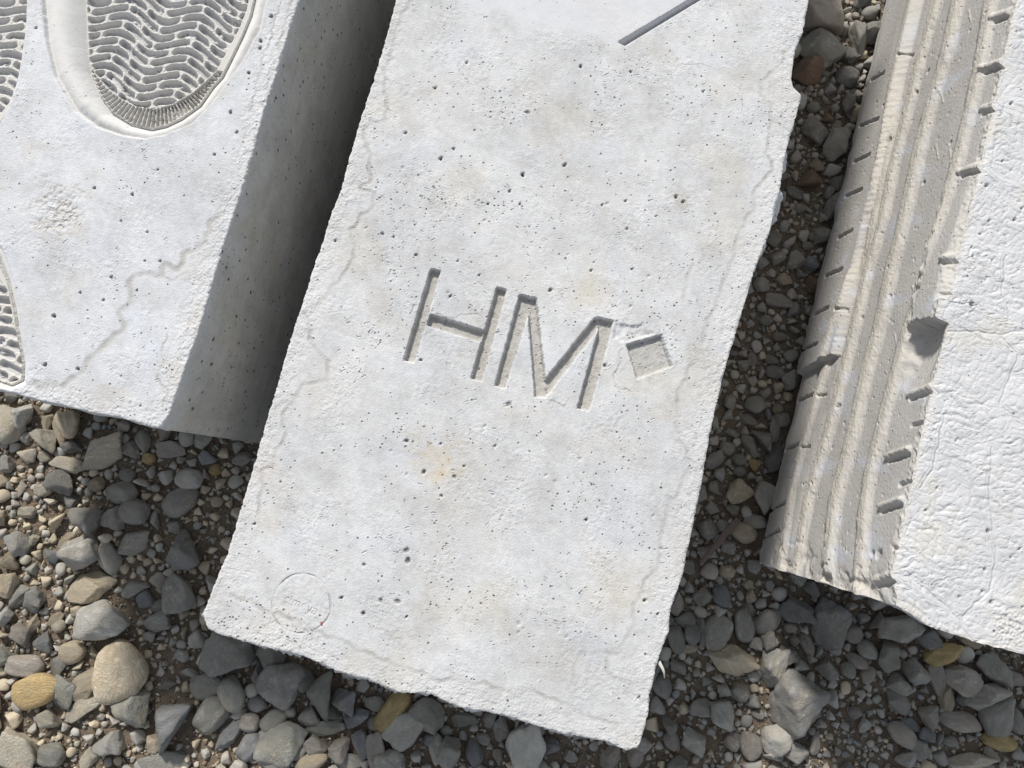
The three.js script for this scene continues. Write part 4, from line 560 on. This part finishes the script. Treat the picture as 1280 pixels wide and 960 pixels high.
// [x, y, half length, half width (pixels), angle, tone, form, own label]
const list = [
  [5, 530, 22, 18, 60, 'l', 'r', 'pale rounded stone under the front edge of the left block, cut by the frame'], [30, 517, 17, 15, 80, 'w', 'a'], [60, 525, 14, 8, 75, 't', 'a'], [86, 526, 20, 16, 50, 't', 'a', 'tan stone with a broken face tucked under the left block'], [75, 541, 22, 6, 70, 't', 's'], [56, 549, 16, 13, 15, 'l', 'w'], [125, 561, 32, 19, -38, 'l', 'a', 'largest pale tan stone just in front of the left block'], [31, 570, 13, 11, -50, 'l', 'a'], [57, 571, 9, 7, 0, 'l', 'a'], [85, 581, 18, 9, 10, 'l', 'a'], [76, 602, 18, 15, 40, 'd', 'w'], [56, 612, 12, 8, 10, 'l', 'a'], [25, 609, 11, 5, 75, 'l', 's'], [32, 640, 10, 7, -5, 'l', 'r'], [86, 626, 9, 9, 0, 'd', 'a'], [121, 606, 9, 9, 0, 't', 'r'], [151, 617, 18, 14, 10, 'g', 'r'], [168, 640, 16, 14, 20, 'g', 'r'], [143, 648, 15, 13, 40, 'g', 'a'], [114, 648, 20, 18, 60, 'g', 'w', 'grey three-sided stone with a point at its top, left of centre in the left gravel'], [165, 676, 20, 15, -35, 'g', 'a'], [226, 686, 27, 23, 20, 'd', 'a', 'big dark grey stone close to the left edge of the lettered block'], [224, 627, 21, 14, -38, 'g', 'r', 'smooth oval grey stone between the left block and the lettered block'], [236, 599, 15, 12, 5, 'w', 'r', 'light grey smooth oval pebble in front of the dark gap between blocks'], [212, 562, 17, 10, -5, 'p', 's'], [180, 550, 13, 8, 75, 'g', 'r'], [163, 562, 13, 9, 40, 'p', 'a'], [159, 594, 9, 8, 0, 'g', 'r'], [186, 573, 8, 7, 0, 'y', 'r'], [269, 587, 7, 7, 0, 'y', 'r'], [99, 692, 24, 21, -50, 'g', 'a', 'large grey-tan stone with five blunt corners in the left gravel'], [135, 698, 19, 12, 65, 'g', 'r'], [62, 695, 12, 10, -30, 'b', 'a'], [20, 680, 14, 13, 40, 'w', 'a'], [41, 674, 8, 7, -20, 'l', 'a'], [82, 678, 18, 8, -50, 't', 's'], [220, 658, 9, 8, 10, 'g', 'a'], [271, 627, 7, 6, 0, 't', 'r'], [303, 574, 11, 8, -15, 'g', 'r'], [2, 509, 7, 4, 20, 'r', 'a', 'small reddish fragment at the left border under the left block'],
  [111, 737, 31, 17, -18, 't', 's', 'long flat tan stone tapering to a point on its right'], [131, 778, 34, 26, 12, 'w', 'a', 'large light grey stone with a mottled dark hollow, left gravel'], [146, 842, 31, 29, 60, 't', 'r', 'largest tan-grey block-shaped stone with rounded corners, left gravel'], [165, 737, 17, 9, -25, 'w', 's'], [183, 750, 12, 10, 10, 'b', 'a'], [202, 757, 13, 8, -15, 'n', 'r'], [223, 741, 23, 20, 70, 'g', 'a', 'grey square-ended stone left of the lettered block corner'], [198, 776, 16, 12, -25, 'n', 'a'], [186, 795, 8, 6, 0, 'w', 'a'], [55, 802, 13, 11, 30, 'b', 'a'], [90, 815, 14, 12, -15, 't', 'r'], [32, 833, 20, 13, 5, 'p', 'r'], [44, 863, 26, 17, -18, 'o', 'r', 'orange-tan rounded stone near the left border'], [78, 864, 21, 15, -65, 'n', 's', 'greenish slab right of the orange-tan stone'], [108, 856, 21, 13, -50, 't', 's'], [104, 883, 25, 10, -30, 'l', 's'], [61, 898, 13, 10, 15, 'l', 'a'], [168, 885, 22, 18, 70, 'n', 'w', 'tan wedge with one dark broken side below the largest tan-grey stone'], [213, 896, 31, 21, -48, 'b', 'w', 'large blue-grey stone with a sharp upper ridge at the bottom left'], [140, 928, 18, 15, 20, 'w', 'w', 'pale stone with a white face at the bottom left'], [17, 940, 24, 20, 30, 'l', 's', 'broad pale tan flat stone in the bottom left corner'], [64, 945, 14, 14, 0, 'n', 'r'], [108, 950, 13, 11, 70, 'l', 's'], [256, 858, 19, 14, -10, 'g', 'r'], [290, 867, 20, 13, 65, 'g', 'r'], [264, 893, 22, 17, -60, 'n', 'r', 'plump greenish oval pebble below the lettered block corner'], [286, 917, 22, 11, -65, 'b', 's'], [281, 816, 32, 27, 5, 'd', 'a', 'big dark grey blunt stone under the lower left corner of the lettered block'], [227, 820, 9, 7, 20, 'w', 'r'], [44, 748, 14, 11, -60, 'd', 'a'], [8, 733, 17, 15, 40, 't', 'a'], [203, 955, 27, 13, -12, 'n', 's', 'dark greenish slab cut by the bottom border'], [5, 820, 12, 11, 0, 'n', 'a'], [205, 857, 13, 6, -30, 'p', 's'], [28, 793, 13, 12, 40, 'p', 'a'], [74, 831, 17, 8, -50, 'd', 's'], [70, 775, 10, 6, -60, 't', 's'], [41, 779, 11, 7, -70, 't', 'a'], [75, 783, 7, 7, 0, 'l', 'r'], [10, 700, 13, 10, 20, 't', 'a'], [8, 770, 9, 12, 0, 'w', 'a'], [22, 745, 16, 8, -60, 'g', 's'],
  [338, 822, 16, 15, 40, 'n', 'a'], [358, 858, 30, 27, 50, 'd', 'a', 'large grey flat-topped stone under the front edge of the lettered block'], [400, 860, 28, 18, -75, 'n', 'w', 'greenish grey wedge right of the large flat-topped stone'], [430, 876, 15, 14, -70, 'b', 'w'], [448, 895, 17, 12, -15, 'b', 'a'], [492, 888, 27, 14, -55, 'y', 'r', 'yellow-brown oblong stone under the front edge of the lettered block'], [533, 895, 21, 18, 20, 'g', 'a'], [507, 912, 25, 17, -50, 'g', 's'], [322, 880, 11, 9, 0, 'b', 'r'], [313, 903, 11, 11, 0, 'p', 'r'], [342, 900, 17, 10, -38, 'n', 'r'], [312, 933, 17, 12, -60, 'b', 'r'], [352, 930, 28, 25, 30, 'n', 's', 'big flat olive-grey stone at the bottom, left of centre'], [385, 897, 12, 11, -40, 'g', 'a'], [412, 892, 15, 8, 15, 'n', 's'], [405, 911, 22, 9, -12, 'n', 's'], [394, 931, 14, 10, 5, 'p', 'a'], [425, 935, 16, 15, 60, 'p', 'a'], [452, 927, 20, 11, 85, 'b', 's'], [470, 937, 21, 11, 75, 'p', 's'], [388, 951, 19, 10, -20, 't', 'r'], [493, 952, 22, 14, 20, 'g', 'a'], [550, 940, 20, 12, 80, 'g', 'a'], [322, 846, 8, 15, 0, 'd', 's'], [376, 845, 18, 12, 30, 'd', 'a'], [372, 940, 12, 8, -30, 'g', 'r'], [468, 880, 11, 8, 0, 'g', 'r'], [470, 905, 11, 8, 10, 'p', 'r'], [435, 953, 15, 9, 0, 'w', 's'], [340, 950, 18, 9, 10, 'g', 'r'],
  [657, 938, 27, 21, 75, 'w', 's', 'large light grey oval slab at the bottom centre'], [592, 942, 15, 10, 80, 'b', 'r', 'smooth bluish pebble left of the light grey slab, bottom centre'], [561, 940, 17, 15, 70, 'g', 'a'], [577, 899, 18, 10, 10, 'n', 's'], [628, 912, 14, 10, 80, 'g', 'a'], [612, 900, 12, 8, -60, 'g', 's'], [762, 947, 16, 14, -60, 'p', 'a'], [795, 945, 12, 10, -70, 'p', 'r'], [691, 933, 12, 11, 10, 'b', 'a'], [829, 858, 13, 11, 70, 'd', 'r'], [668, 912, 12, 9, 20, 'g', 'r'], [540, 925, 9, 8, 0, 'b', 'r'], [604, 925, 8, 6, 0, 'g', 'r'], [622, 945, 10, 6, 70, 'p', 'a'], [712, 945, 9, 8, 0, 'g', 'a'], [805, 930, 12, 9, -30, 'w', 'a'],
  [898, 791, 20, 15, -80, 'g', 'r', 'smooth grey oval stone right of the lettered block, below the wood splinter'], [931, 783, 18, 12, 75, 'n', 'r'], [959, 778, 18, 12, -42, 'd', 'r'], [997, 765, 27, 14, 15, 'd', 'a', 'dark flat stone under the front corner of the tread block'], [1040, 778, 31, 22, -58, 'd', 's', 'large dark slate half under the front of the tread block'], [917, 821, 28, 20, 15, 't', 'a', 'pale tan stone with jagged corners in the lower right gravel'], [965, 833, 25, 15, -65, 'g', 'w'], [991, 873, 34, 29, -35, 'd', 'w', 'biggest dark grey pyramid-shaped stone in the lower right gravel'], [975, 920, 22, 16, -30, 'w', 'w', 'pale grey faceted stone below the pyramid-shaped one'], [938, 932, 15, 13, 40, 'p', 'r', 'pinkish smooth round pebble at the bottom, lower right gravel'], [993, 938, 15, 13, -15, 'g', 'a'], [902, 893, 19, 16, 40, 'w', 'a'], [870, 928, 17, 14, 40, 'w', 'a'], [913, 926, 11, 10, 0, 'p', 'a'], [922, 865, 14, 10, 0, 'g', 'a'], [875, 885, 14, 11, -10, 'g', 'a'], [945, 805, 9, 8, 0, 'w', 'a'], [1010, 805, 14, 8, 70, 'p', 'r'], [840, 925, 11, 9, 70, 'p', 'r'], [1017, 932, 16, 8, -70, 'g', 's'], [1034, 837, 14, 12, 20, 'g', 'a'], [1072, 827, 14, 8, 28, 'p', 'r'], [1085, 812, 13, 10, 40, 'g', 'r'], [1067, 792, 12, 10, 40, 'p', 'r'], [846, 800, 16, 9, 80, 'n', 'r'], [864, 792, 13, 10, 80, 'd', 'r'], [879, 790, 18, 7, 85, 'd', 's'], [938, 763, 11, 6, 85, 'g', 's'], [858, 775, 13, 9, 10, 'n', 's'], [862, 810, 10, 6, -10, 't', 'r'], [850, 835, 12, 8, 30, 'g', 'a'], [983, 820, 15, 11, 0, 'd', 'a'], [988, 784, 8, 6, 10, 'p', 'r'], [994, 801, 6, 7, 0, 'p', 'r'], [960, 800, 9, 12, 20, 'g', 'a'], [905, 862, 8, 9, 0, 'w', 'a'], [948, 893, 7, 5, 0, 'w', 'r'], [1060, 837, 8, 9, 0, 'g', 'r'],
  [1130, 787, 27, 16, 12, 'g', 'a', 'broad grey stone under the front edge of the tread block'], [1112, 819, 16, 14, -40, 'n', 'a'], [1144, 838, 17, 16, 10, 'g', 'a'], [1180, 815, 24, 13, -8, 'y', 'w', 'yellowish faceted stone below the front edge of the tread block'], [1243, 836, 29, 15, 38, 'n', 'a', 'long light greenish stone at the right, below the tread block'], [1202, 846, 18, 17, 30, 'p', 'a'], [1232, 868, 25, 19, -15, 'g', 'a', 'big grey stone under the long greenish one, right gravel'], [1170, 845, 22, 10, 65, 'p', 's'], [1186, 870, 22, 9, -80, 't', 's'], [1124, 880, 16, 12, 85, 'g', 'a'], [1160, 892, 16, 13, -60, 'p', 'w'], [1200, 903, 25, 12, 10, 'p', 'r', 'beige lens-shaped stone in the right gravel'], [1247, 897, 27, 18, -65, 'g', 's', 'flat grey slab at the right border below the tread block'], [1128, 918, 19, 11, 42, 'p', 'r'], [1158, 918, 11, 9, 0, 'b', 'a'], [1150, 937, 14, 13, 0, 'g', 'a'], [1215, 951, 27, 13, -5, 'l', 'a', 'pale flat stone at the bottom right border'], [1130, 950, 14, 12, -60, 'w', 'a'], [1252, 928, 20, 10, 10, 'y', 'r'], [1085, 843, 7, 10, 40, 'p', 'r'], [1160, 800, 18, 12, 20, 'd', 'a'], [1270, 900, 14, 10, 80, 'n', 'r'], [1137, 906, 12, 7, 20, 'b', 's'], [1187, 927, 9, 6, 0, 'n', 'r'], [1238, 940, 12, 7, 50, 'p', 's'], [1205, 875, 9, 8, 0, 'd', 'r'], [1124, 856, 14, 12, 0, 'g', 'a'], [1270, 850, 14, 9, 40, 'p', 'a'], [1213, 800, 14, 8, 10, 't', 'r'], [1100, 775, 8, 13, 20, 'p', 'w'], [1068, 890, 8, 7, 0, 'g', 'r'], [1079, 907, 9, 7, -60, 'w', 'a'],
  [927, 612, 20, 14, -18, 't', 'a', 'tan blocky stone in the gap right of the lettered block'], [956, 621, 20, 15, 75, 'g', 'a'], [933, 666, 15, 12, 15, 't', 'r'], [945, 652, 13, 8, 5, 'w', 'r'], [959, 550, 17, 11, 60, 'g', 'w'], [939, 557, 15, 8, 65, 'g', 'w'], [945, 506, 12, 11, 0, 'g', 'r'], [969, 464, 12, 8, 10, 'g', 'r', 'smooth grey pebble beside the step of the tread block'], [937, 524, 13, 7, 10, 'g', 's'], [944, 582, 9, 7, 60, 'o', 'a', 'small orange stone in the gap right of the lettered block'], [969, 535, 17, 7, -80, 'p', 's'], [971, 574, 23, 10, -65, 'd', 's', 'dark upright slab leaning at the foot of the tread block'], [940, 449, 8, 6, 70, 'g', 'r'], [965, 449, 9, 6, 20, 'g', 'r'], [973, 511, 7, 6, 0, 't', 'r'], [912, 683, 10, 9, 30, 'w', 'a'], [935, 730, 8, 7, 20, 't', 'a'], [884, 661, 15, 11, 30, 'g', 'a'], [957, 492, 11, 6, -60, 'p', 'a'], [978, 525, 9, 8, 0, 'g', 'r'], [925, 590, 8, 7, 0, 'g', 'r'], [910, 560, 9, 8, 0, 'p', 'r'], [925, 575, 9, 7, 20, 'n', 'r'], [940, 745, 7, 8, 0, 't', 'a'], [902, 745, 10, 12, 0, 'b', 'r'], [880, 745, 10, 12, 70, 'g', 'a'], [910, 715, 9, 8, 0, 't', 'r'], [890, 635, 9, 8, 0, 'g', 'a'], [885, 690, 12, 9, 0, 'w', 'a'], [962, 730, 9, 6, 50, 'g', 'a'],
  [1025, 17, 34, 27, 20, 'p', 'a', 'big brownish stone in the deep shade at the top of the right gap'], [1028, 60, 28, 22, 40, 'n', 'a'], [1012, 84, 23, 19, -20, 'r', 'a', 'dark reddish stone in the deep shade beside the notch of the lettered block'], [1072, 48, 20, 14, 60, 'g', 'w'], [1023, 165, 21, 17, 80, 'g', 'a', 'dark grey blocky stone in the middle of the right gap'], [1047, 178, 23, 16, -40, 'g', 'a'], [1060, 130, 14, 9, 80, 'g', 'a'], [1046, 163, 12, 6, -85, 't', 's'], [1015, 222, 17, 14, 10, 'r', 'w'], [1020, 206, 11, 9, 20, 't', 'a'], [1042, 255, 21, 13, -60, 'g', 'a'], [1026, 294, 14, 11, -40, 'g', 'a'], [1017, 355, 18, 12, -10, 'r', 'a'], [980, 350, 11, 8, 0, 't', 'a'], [973, 376, 18, 8, 10, 'g', 's'], [1016, 296, 7, 5, 0, 'p', 'r'], [1010, 307, 7, 5, 0, 'p', 'r'], [1035, 148, 8, 6, 0, 'r', 'a'], [1018, 133, 9, 8, 0, 'g', 'r'], [1050, 230, 12, 9, 0, 'd', 'r'], [995, 240, 12, 8, 10, 'd', 'r'], [1090, 40, 20, 15, 0, 'd', 'a'], [1060, 95, 14, 12, 0, 'd', 'r'], [1063, 70, 16, 10, 30, 'd', 'a'], [1037, 240, 9, 6, -60, 'g', 'r'], [1000, 260, 8, 6, 0, 'g', 'r'], [975, 420, 9, 6, 0, 'p', 'r'], [958, 400, 8, 6, 0, 'n', 'r'],
];
const rs = rng(2024), cells = new Map(), CELL = 0.02, cellKey = (i, j) => i * 4096 + j;
function occupy(x, z, r) { const i = Math.floor(x / CELL), j = Math.floor(z / CELL), k = cellKey(i, j); if (!cells.has(k)) cells.set(k, []); cells.get(k).push([x, z, r]); }
function room(x, z, r, slack) { const i = Math.floor(x / CELL), j = Math.floor(z / CELL); for (let a = -2; a <= 2; a++) for (let b = -2; b <= 2; b++) for (const [X, Z, R] of cells.get(cellKey(i + a, j + b)) ?? []) if (Math.hypot(X - x, Z - z) < (R + r) * slack) return false; return true; }
function inView(x, z, m = 12) { const [px, py] = project(x, -0.01, z); if (px < -m || py < -m || px > 1280 + m || py > 960 + m) return false; for (let i = 1; i <= 12; i++) { const t = i / 12 * TOP / CAM; if (footDepth(lerp(x, 0, t), lerp(z, 0, t)) > 0) return false; } return true; }
const individuals = [];
function addStone(x, z, a, b, angle, tone, form, label, seed, lift = 0) {
  const r = rng(seed * 977 + 13), set = a > 0.0055 ? shapes : smallShapes, pick = set[form][Math.floor(r() * set[form].length)], h = b * (form === 's' ? 0.5 : form === 'r' ? 0.75 : form === 'w' ? 0.95 : 0.8) * (0.85 + 0.3 * r());
  const m = shade(new THREE.Mesh(pick, toneMaterials[tone][Math.floor(r() * 3)])); m.scale.set(a, h, b); m.rotation.set((r() - 0.5) * 0.35, -angle, (r() - 0.5) * 0.35, 'YXZ'); m.position.set(x, soilHeight(x, z) + h * 0.58 + lift, z);
  individuals.push({ m, x, z, a, b, tone, form, label }); return m;
}
list.forEach(([px, py, a, b, ang, tone, form, label], n) => {
  const hh = -0.0135 + b * 0.0004, k = (CAM - hh) / F; let [x, z] = at(px, py, hh); const fd = footDepth(x, z), A = a * k * 1.16, B = b * k * 1.16;
  if (fd > Math.min(A, B) * 0.35) { const g = [footDepth(x + 0.001, z) - fd, footDepth(x, z + 0.001) - fd], L = Math.hypot(...g) || 1, push = fd - Math.min(A, B) * 0.35; x -= g[0] / L * push; z -= g[1] / L * push; }
  let over = 0; for (const s of individuals) { const d = Math.hypot(s.x - x, s.z - z), q = Math.sqrt(s.a * s.b) + Math.sqrt(A * B); if (d < q * 0.8) over = Math.max(over, (1 - d / (q * 0.8)) * Math.min(s.b, B) * 0.9); }
  addStone(x, z, A, B, ang * Math.PI / 180, tone, form, label, n + 1, over); occupy(x, z, Math.sqrt(A * B) * 0.97);
});
const bare = [[40, 600, 32], [35, 640, 30], [200, 815, 42], [180, 830, 38], [262, 655, 36], [1095, 895, 52], [1070, 930, 40], [70, 912, 42], [235, 935, 38], [750, 955, 44], [890, 955, 40], [955, 900, 22], [100, 640, 20], [700, 930, 30], [200, 860, 30], [930, 400, 30]].map(([x, y, r]) => [...at(x, y, -0.0135), r * 0.62e-3]);
const inBare = (x, z) => bare.some(([a, b, r]) => Math.hypot(x - a, z - b) < r * (1 + 0.4 * noise(x * 60, z * 60)));
const toneAt = (x, z) => { const t = 'gggggtgnpdbgnptgdg'; const s = x < -0.17 && z > 0 ? 'ggttgtwnptglgtgptt' : t; return s[Math.floor(rs() * s.length)]; };  // lower left draws paler, tanner stones to paint in the sunlit brightness
const small = [];                                             // stones below the individual ones
const MAX = 300;
for (const [r0, r1, tries] of [[0.0095, 0.0075, 1600], [0.0075, 0.0058, 6000], [0.0058, 0.0044, 16000], [0.0044, 0.0034, 36000], [0.0034, 0.0025, 60000], [0.0025, 0.0018, 90000]]) for (let i = 0; i < tries; i++) {
  const x = lerp(-0.56, 0.56, rs()), z = lerp(-0.56, 0.46, rs()), r = lerp(r1, r0, rs()); if (footDepth(x, z) > r * 0.7) continue;
  if (inBare(x, z) && (r > 0.0040 || rs() < 0.45)) continue; if (!room(x, z, r, r > 0.0044 ? 0.8 : 0.84)) continue; occupy(x, z, r);
  const form = 'aaawaswa'[Math.floor(rs() * 8)], tone = toneAt(x, z), stretch = 1 + 0.45 * rs(), ang = rs() * 6.3;
  if (individuals.length < MAX && r > 0.0042 && inView(x, z)) addStone(x, z, r * Math.sqrt(stretch), r / Math.sqrt(stretch), ang, tone, form, null, 500 + individuals.length); else small.push([x, z, r, stretch, ang, tone, form]);
}
console.log('individual stones', individuals.length, 'small', small.length);
// labels: own ones first, the rest from look, size and the nearest thing one can find
{
  const marks = individuals.filter(s => s.label).map(s => ({ x: s.x, z: s.z, name: s.label.split(/ (?:under|just|close|in|left|near|between|cut|at|with|tucked|right|below|tapering|beside|leaning) /)[0].replace(/ (of|the)$/, ''), full: s.label }));
  const count = {}; marks.forEach(m => count[m.name] = (count[m.name] ?? 0) + 1); const usable = marks.filter(m => count[m.name] === 1 && m.name.split(' ').length <= 5);
  const used = new Set(marks.map(m => m.full)), clash = new Map();
  const size = s => { const d = Math.sqrt(s.a * s.b); return d > 0.0115 ? 'large' : d > 0.0085 ? 'medium' : d > 0.0062 ? 'small' : 'very small'; };
  for (const s of individuals) {
    const big = Math.sqrt(s.a * s.b) > 0.0075; s.m.name = numbered(big ? 'stone' : 'pebble'); s.category = big ? 'stone' : 'pebble';
    if (s.label) continue;
    const near = usable.map(m => [Math.hypot(m.x - s.x, m.z - s.z), m]).sort((a, b) => a[0] - b[0]), noun = big ? 'stone' : 'pebble', stretch = s.a / s.b > 1.7 ? 'long ' : '', tries = [];
    for (let k = 0; k < 5; k++) {
      const m = near[k][1], dx = s.x - m.x, dz = s.z - m.z, side = Math.abs(dx) > 1.7 * Math.abs(dz) ? (dx > 0 ? 'right of' : 'left of') : Math.abs(dz) > 1.7 * Math.abs(dx) ? (dz > 0 ? 'below' : 'above') : (dz > 0 ? 'below and ' : 'above and ') + (dx > 0 ? 'right of' : 'left of'), how = near[k][0] < 0.028 ? 'just ' : near[k][0] < 0.055 ? '' : 'well ';
      tries.push(`${size(s)} ${stretch}${TONES[s.tone][1]} ${FORM[s.form]} ${noun} ${how}${side} the ${m.name}`);
    }
    s.label = tries.find(t => !used.has(t) && t.split(' ').length <= 16) ?? tries[0]; if (used.has(s.label)) clash.set(s.label, 1); used.add(s.label);
  }
  for (const s of individuals) { tag(s.m, s.label, s.category, 'loose stones lying on the ground round the blocks'); scene.add(s.m); }
}
// gravel too small to tell apart
{
  const gravel = new THREE.Group(); gravel.name = 'gravel'; gravel.userData = { kind: 'stuff', label: 'fine gravel and grit between the larger stones' }; scene.add(gravel);
  const white = new THREE.MeshStandardMaterial({ color: 0xffffff, roughness: 0.93 }), dummy = new THREE.Object3D(), color = new THREE.Color();
  const kinds = ['a', 'a', 'r', 's', 'w'], low = kinds.map((k, i) => stoneGeometry(k, 60 + i, 3)); low.forEach(g => g.deleteAttribute('color'));
  const sets = kinds.map(() => []); small.forEach((s, i) => sets[i % 5].push(s));
  for (let i = 0; i < 46000; i++) { const x = lerp(-0.56, 0.56, rs()), z = lerp(-0.56, 0.46, rs()), r = 0.0005 + 0.0014 * rs() ** 2.2; if (footDepth(x, z) > 0.004) continue; sets[i % 5].push([x, z, r, 1 + 0.5 * rs(), rs() * 6.3, rs() < 0.4 ? 't' : 'ggrpgn'[Math.floor(rs() * 6)], 'a']); }
  sets.forEach((s, n) => {
    const im = shade(new THREE.InstancedMesh(low[n], white, s.length)); im.name = 'grit'; im.userData.kind = 'stuff';
    s.forEach(([x, z, r, st, ang, tone], i) => { const h = r * (0.55 + 0.35 * rs()); dummy.position.set(x, soilHeight(x, z) + h * 0.55 + (r < 0.0019 ? 0.0006 * rs() : 0), z); dummy.rotation.set((rs() - 0.5) * 0.6, ang, (rs() - 0.5) * 0.6); dummy.scale.set(r * Math.sqrt(st), h, r / Math.sqrt(st)); dummy.updateMatrix(); im.setMatrixAt(i, dummy.matrix); const v = 0.62 + 0.42 * rs(), c = TONES[tone][0]; im.setColorAt(i, color.setRGB(c[0] * v, c[1] * v, c[2] * v)); });
    gravel.add(im);
  });
}
// splinter of wood
{
  const a = at(876, 704, 0), b = at(922, 650, 0.003), L = Math.hypot(b[0] - a[0], b[1] - a[1]), n = 40, m = 8, pos = [], idx = [];
  for (let i = 0; i <= n; i++) { const t = i / n, w = 0.0030 * (1 - 0.35 * (1 - t)) * (i === 0 || i === n ? 0.5 : 1), e = t > 0.9 ? (t - 0.9) * 0.02 : 0; for (let j = 0; j < m; j++) { const q = j / m * Math.PI * 2, cx = Math.sign(Math.cos(q)) * Math.abs(Math.cos(q)) ** 0.5, cy = Math.sign(Math.sin(q)) * Math.abs(Math.sin(q)) ** 0.5; pos.push((t - 0.5) * L + e * cx, cy * 0.0012 + 0.0004 * noise(t * 9, j), cx * w + 0.0006 * noise(t * 5, 3) + 0.0003 * noise(t * 30, j * 3)); } }
  for (let i = 0; i < n; i++) for (let j = 0; j < m; j++) { const p = i * m + j, q = i * m + (j + 1) % m; idx.push(p, q, p + m, q, q + m, p + m); }
  for (const [s, f] of [[0, false], [n * m, true]]) for (let j = 1; j < m - 1; j++) f ? idx.push(s, s + j, s + j + 1) : idx.push(s, s + j + 1, s + j);
  const g = new THREE.BufferGeometry(); g.setAttribute('position', new THREE.Float32BufferAttribute(pos, 3)); g.setAttribute('uv', new THREE.Float32BufferAttribute(pos.flatMap((v, i) => i % 3 ? [] : [v / L + 0.5, pos[i + 2] / 0.01 + 0.5]), 2)); g.setIndex(idx); g.computeVertexNormals();
  const W = 256, d = new Uint8Array(W * 64 * 4); for (let j = 0; j < 64; j++) for (let i = 0; i < W; i++) { const v = 1 + 0.3 * noise(i * 0.02, j * 0.5) + 0.15 * noise(i * 0.1, j * 0.9), o = (j * W + i) * 4; d[o] = byte(0.155 * v); d[o + 1] = byte(0.115 * v); d[o + 2] = byte(0.1 * v); d[o + 3] = 255; }
  const map = new THREE.DataTexture(d, W, 64); map.colorSpace = THREE.SRGBColorSpace; map.magFilter = THREE.LinearFilter; map.wrapS = map.wrapT = THREE.RepeatWrapping; map.needsUpdate = true;
  const s = meshOf('wood_splinter', g, new THREE.MeshStandardMaterial({ map, roughness: 0.9 })); s.position.set((a[0] + b[0]) / 2, 0.001, (a[1] + b[1]) / 2); s.rotation.set(0, -Math.atan2(b[1] - a[1], b[0] - a[0]), 0.05, 'YXZ'); tag(s, 'thin brown wood splinter on the stones between the lettered block and the tread block', 'wood splinter');
}
renderer.render(scene, camera);
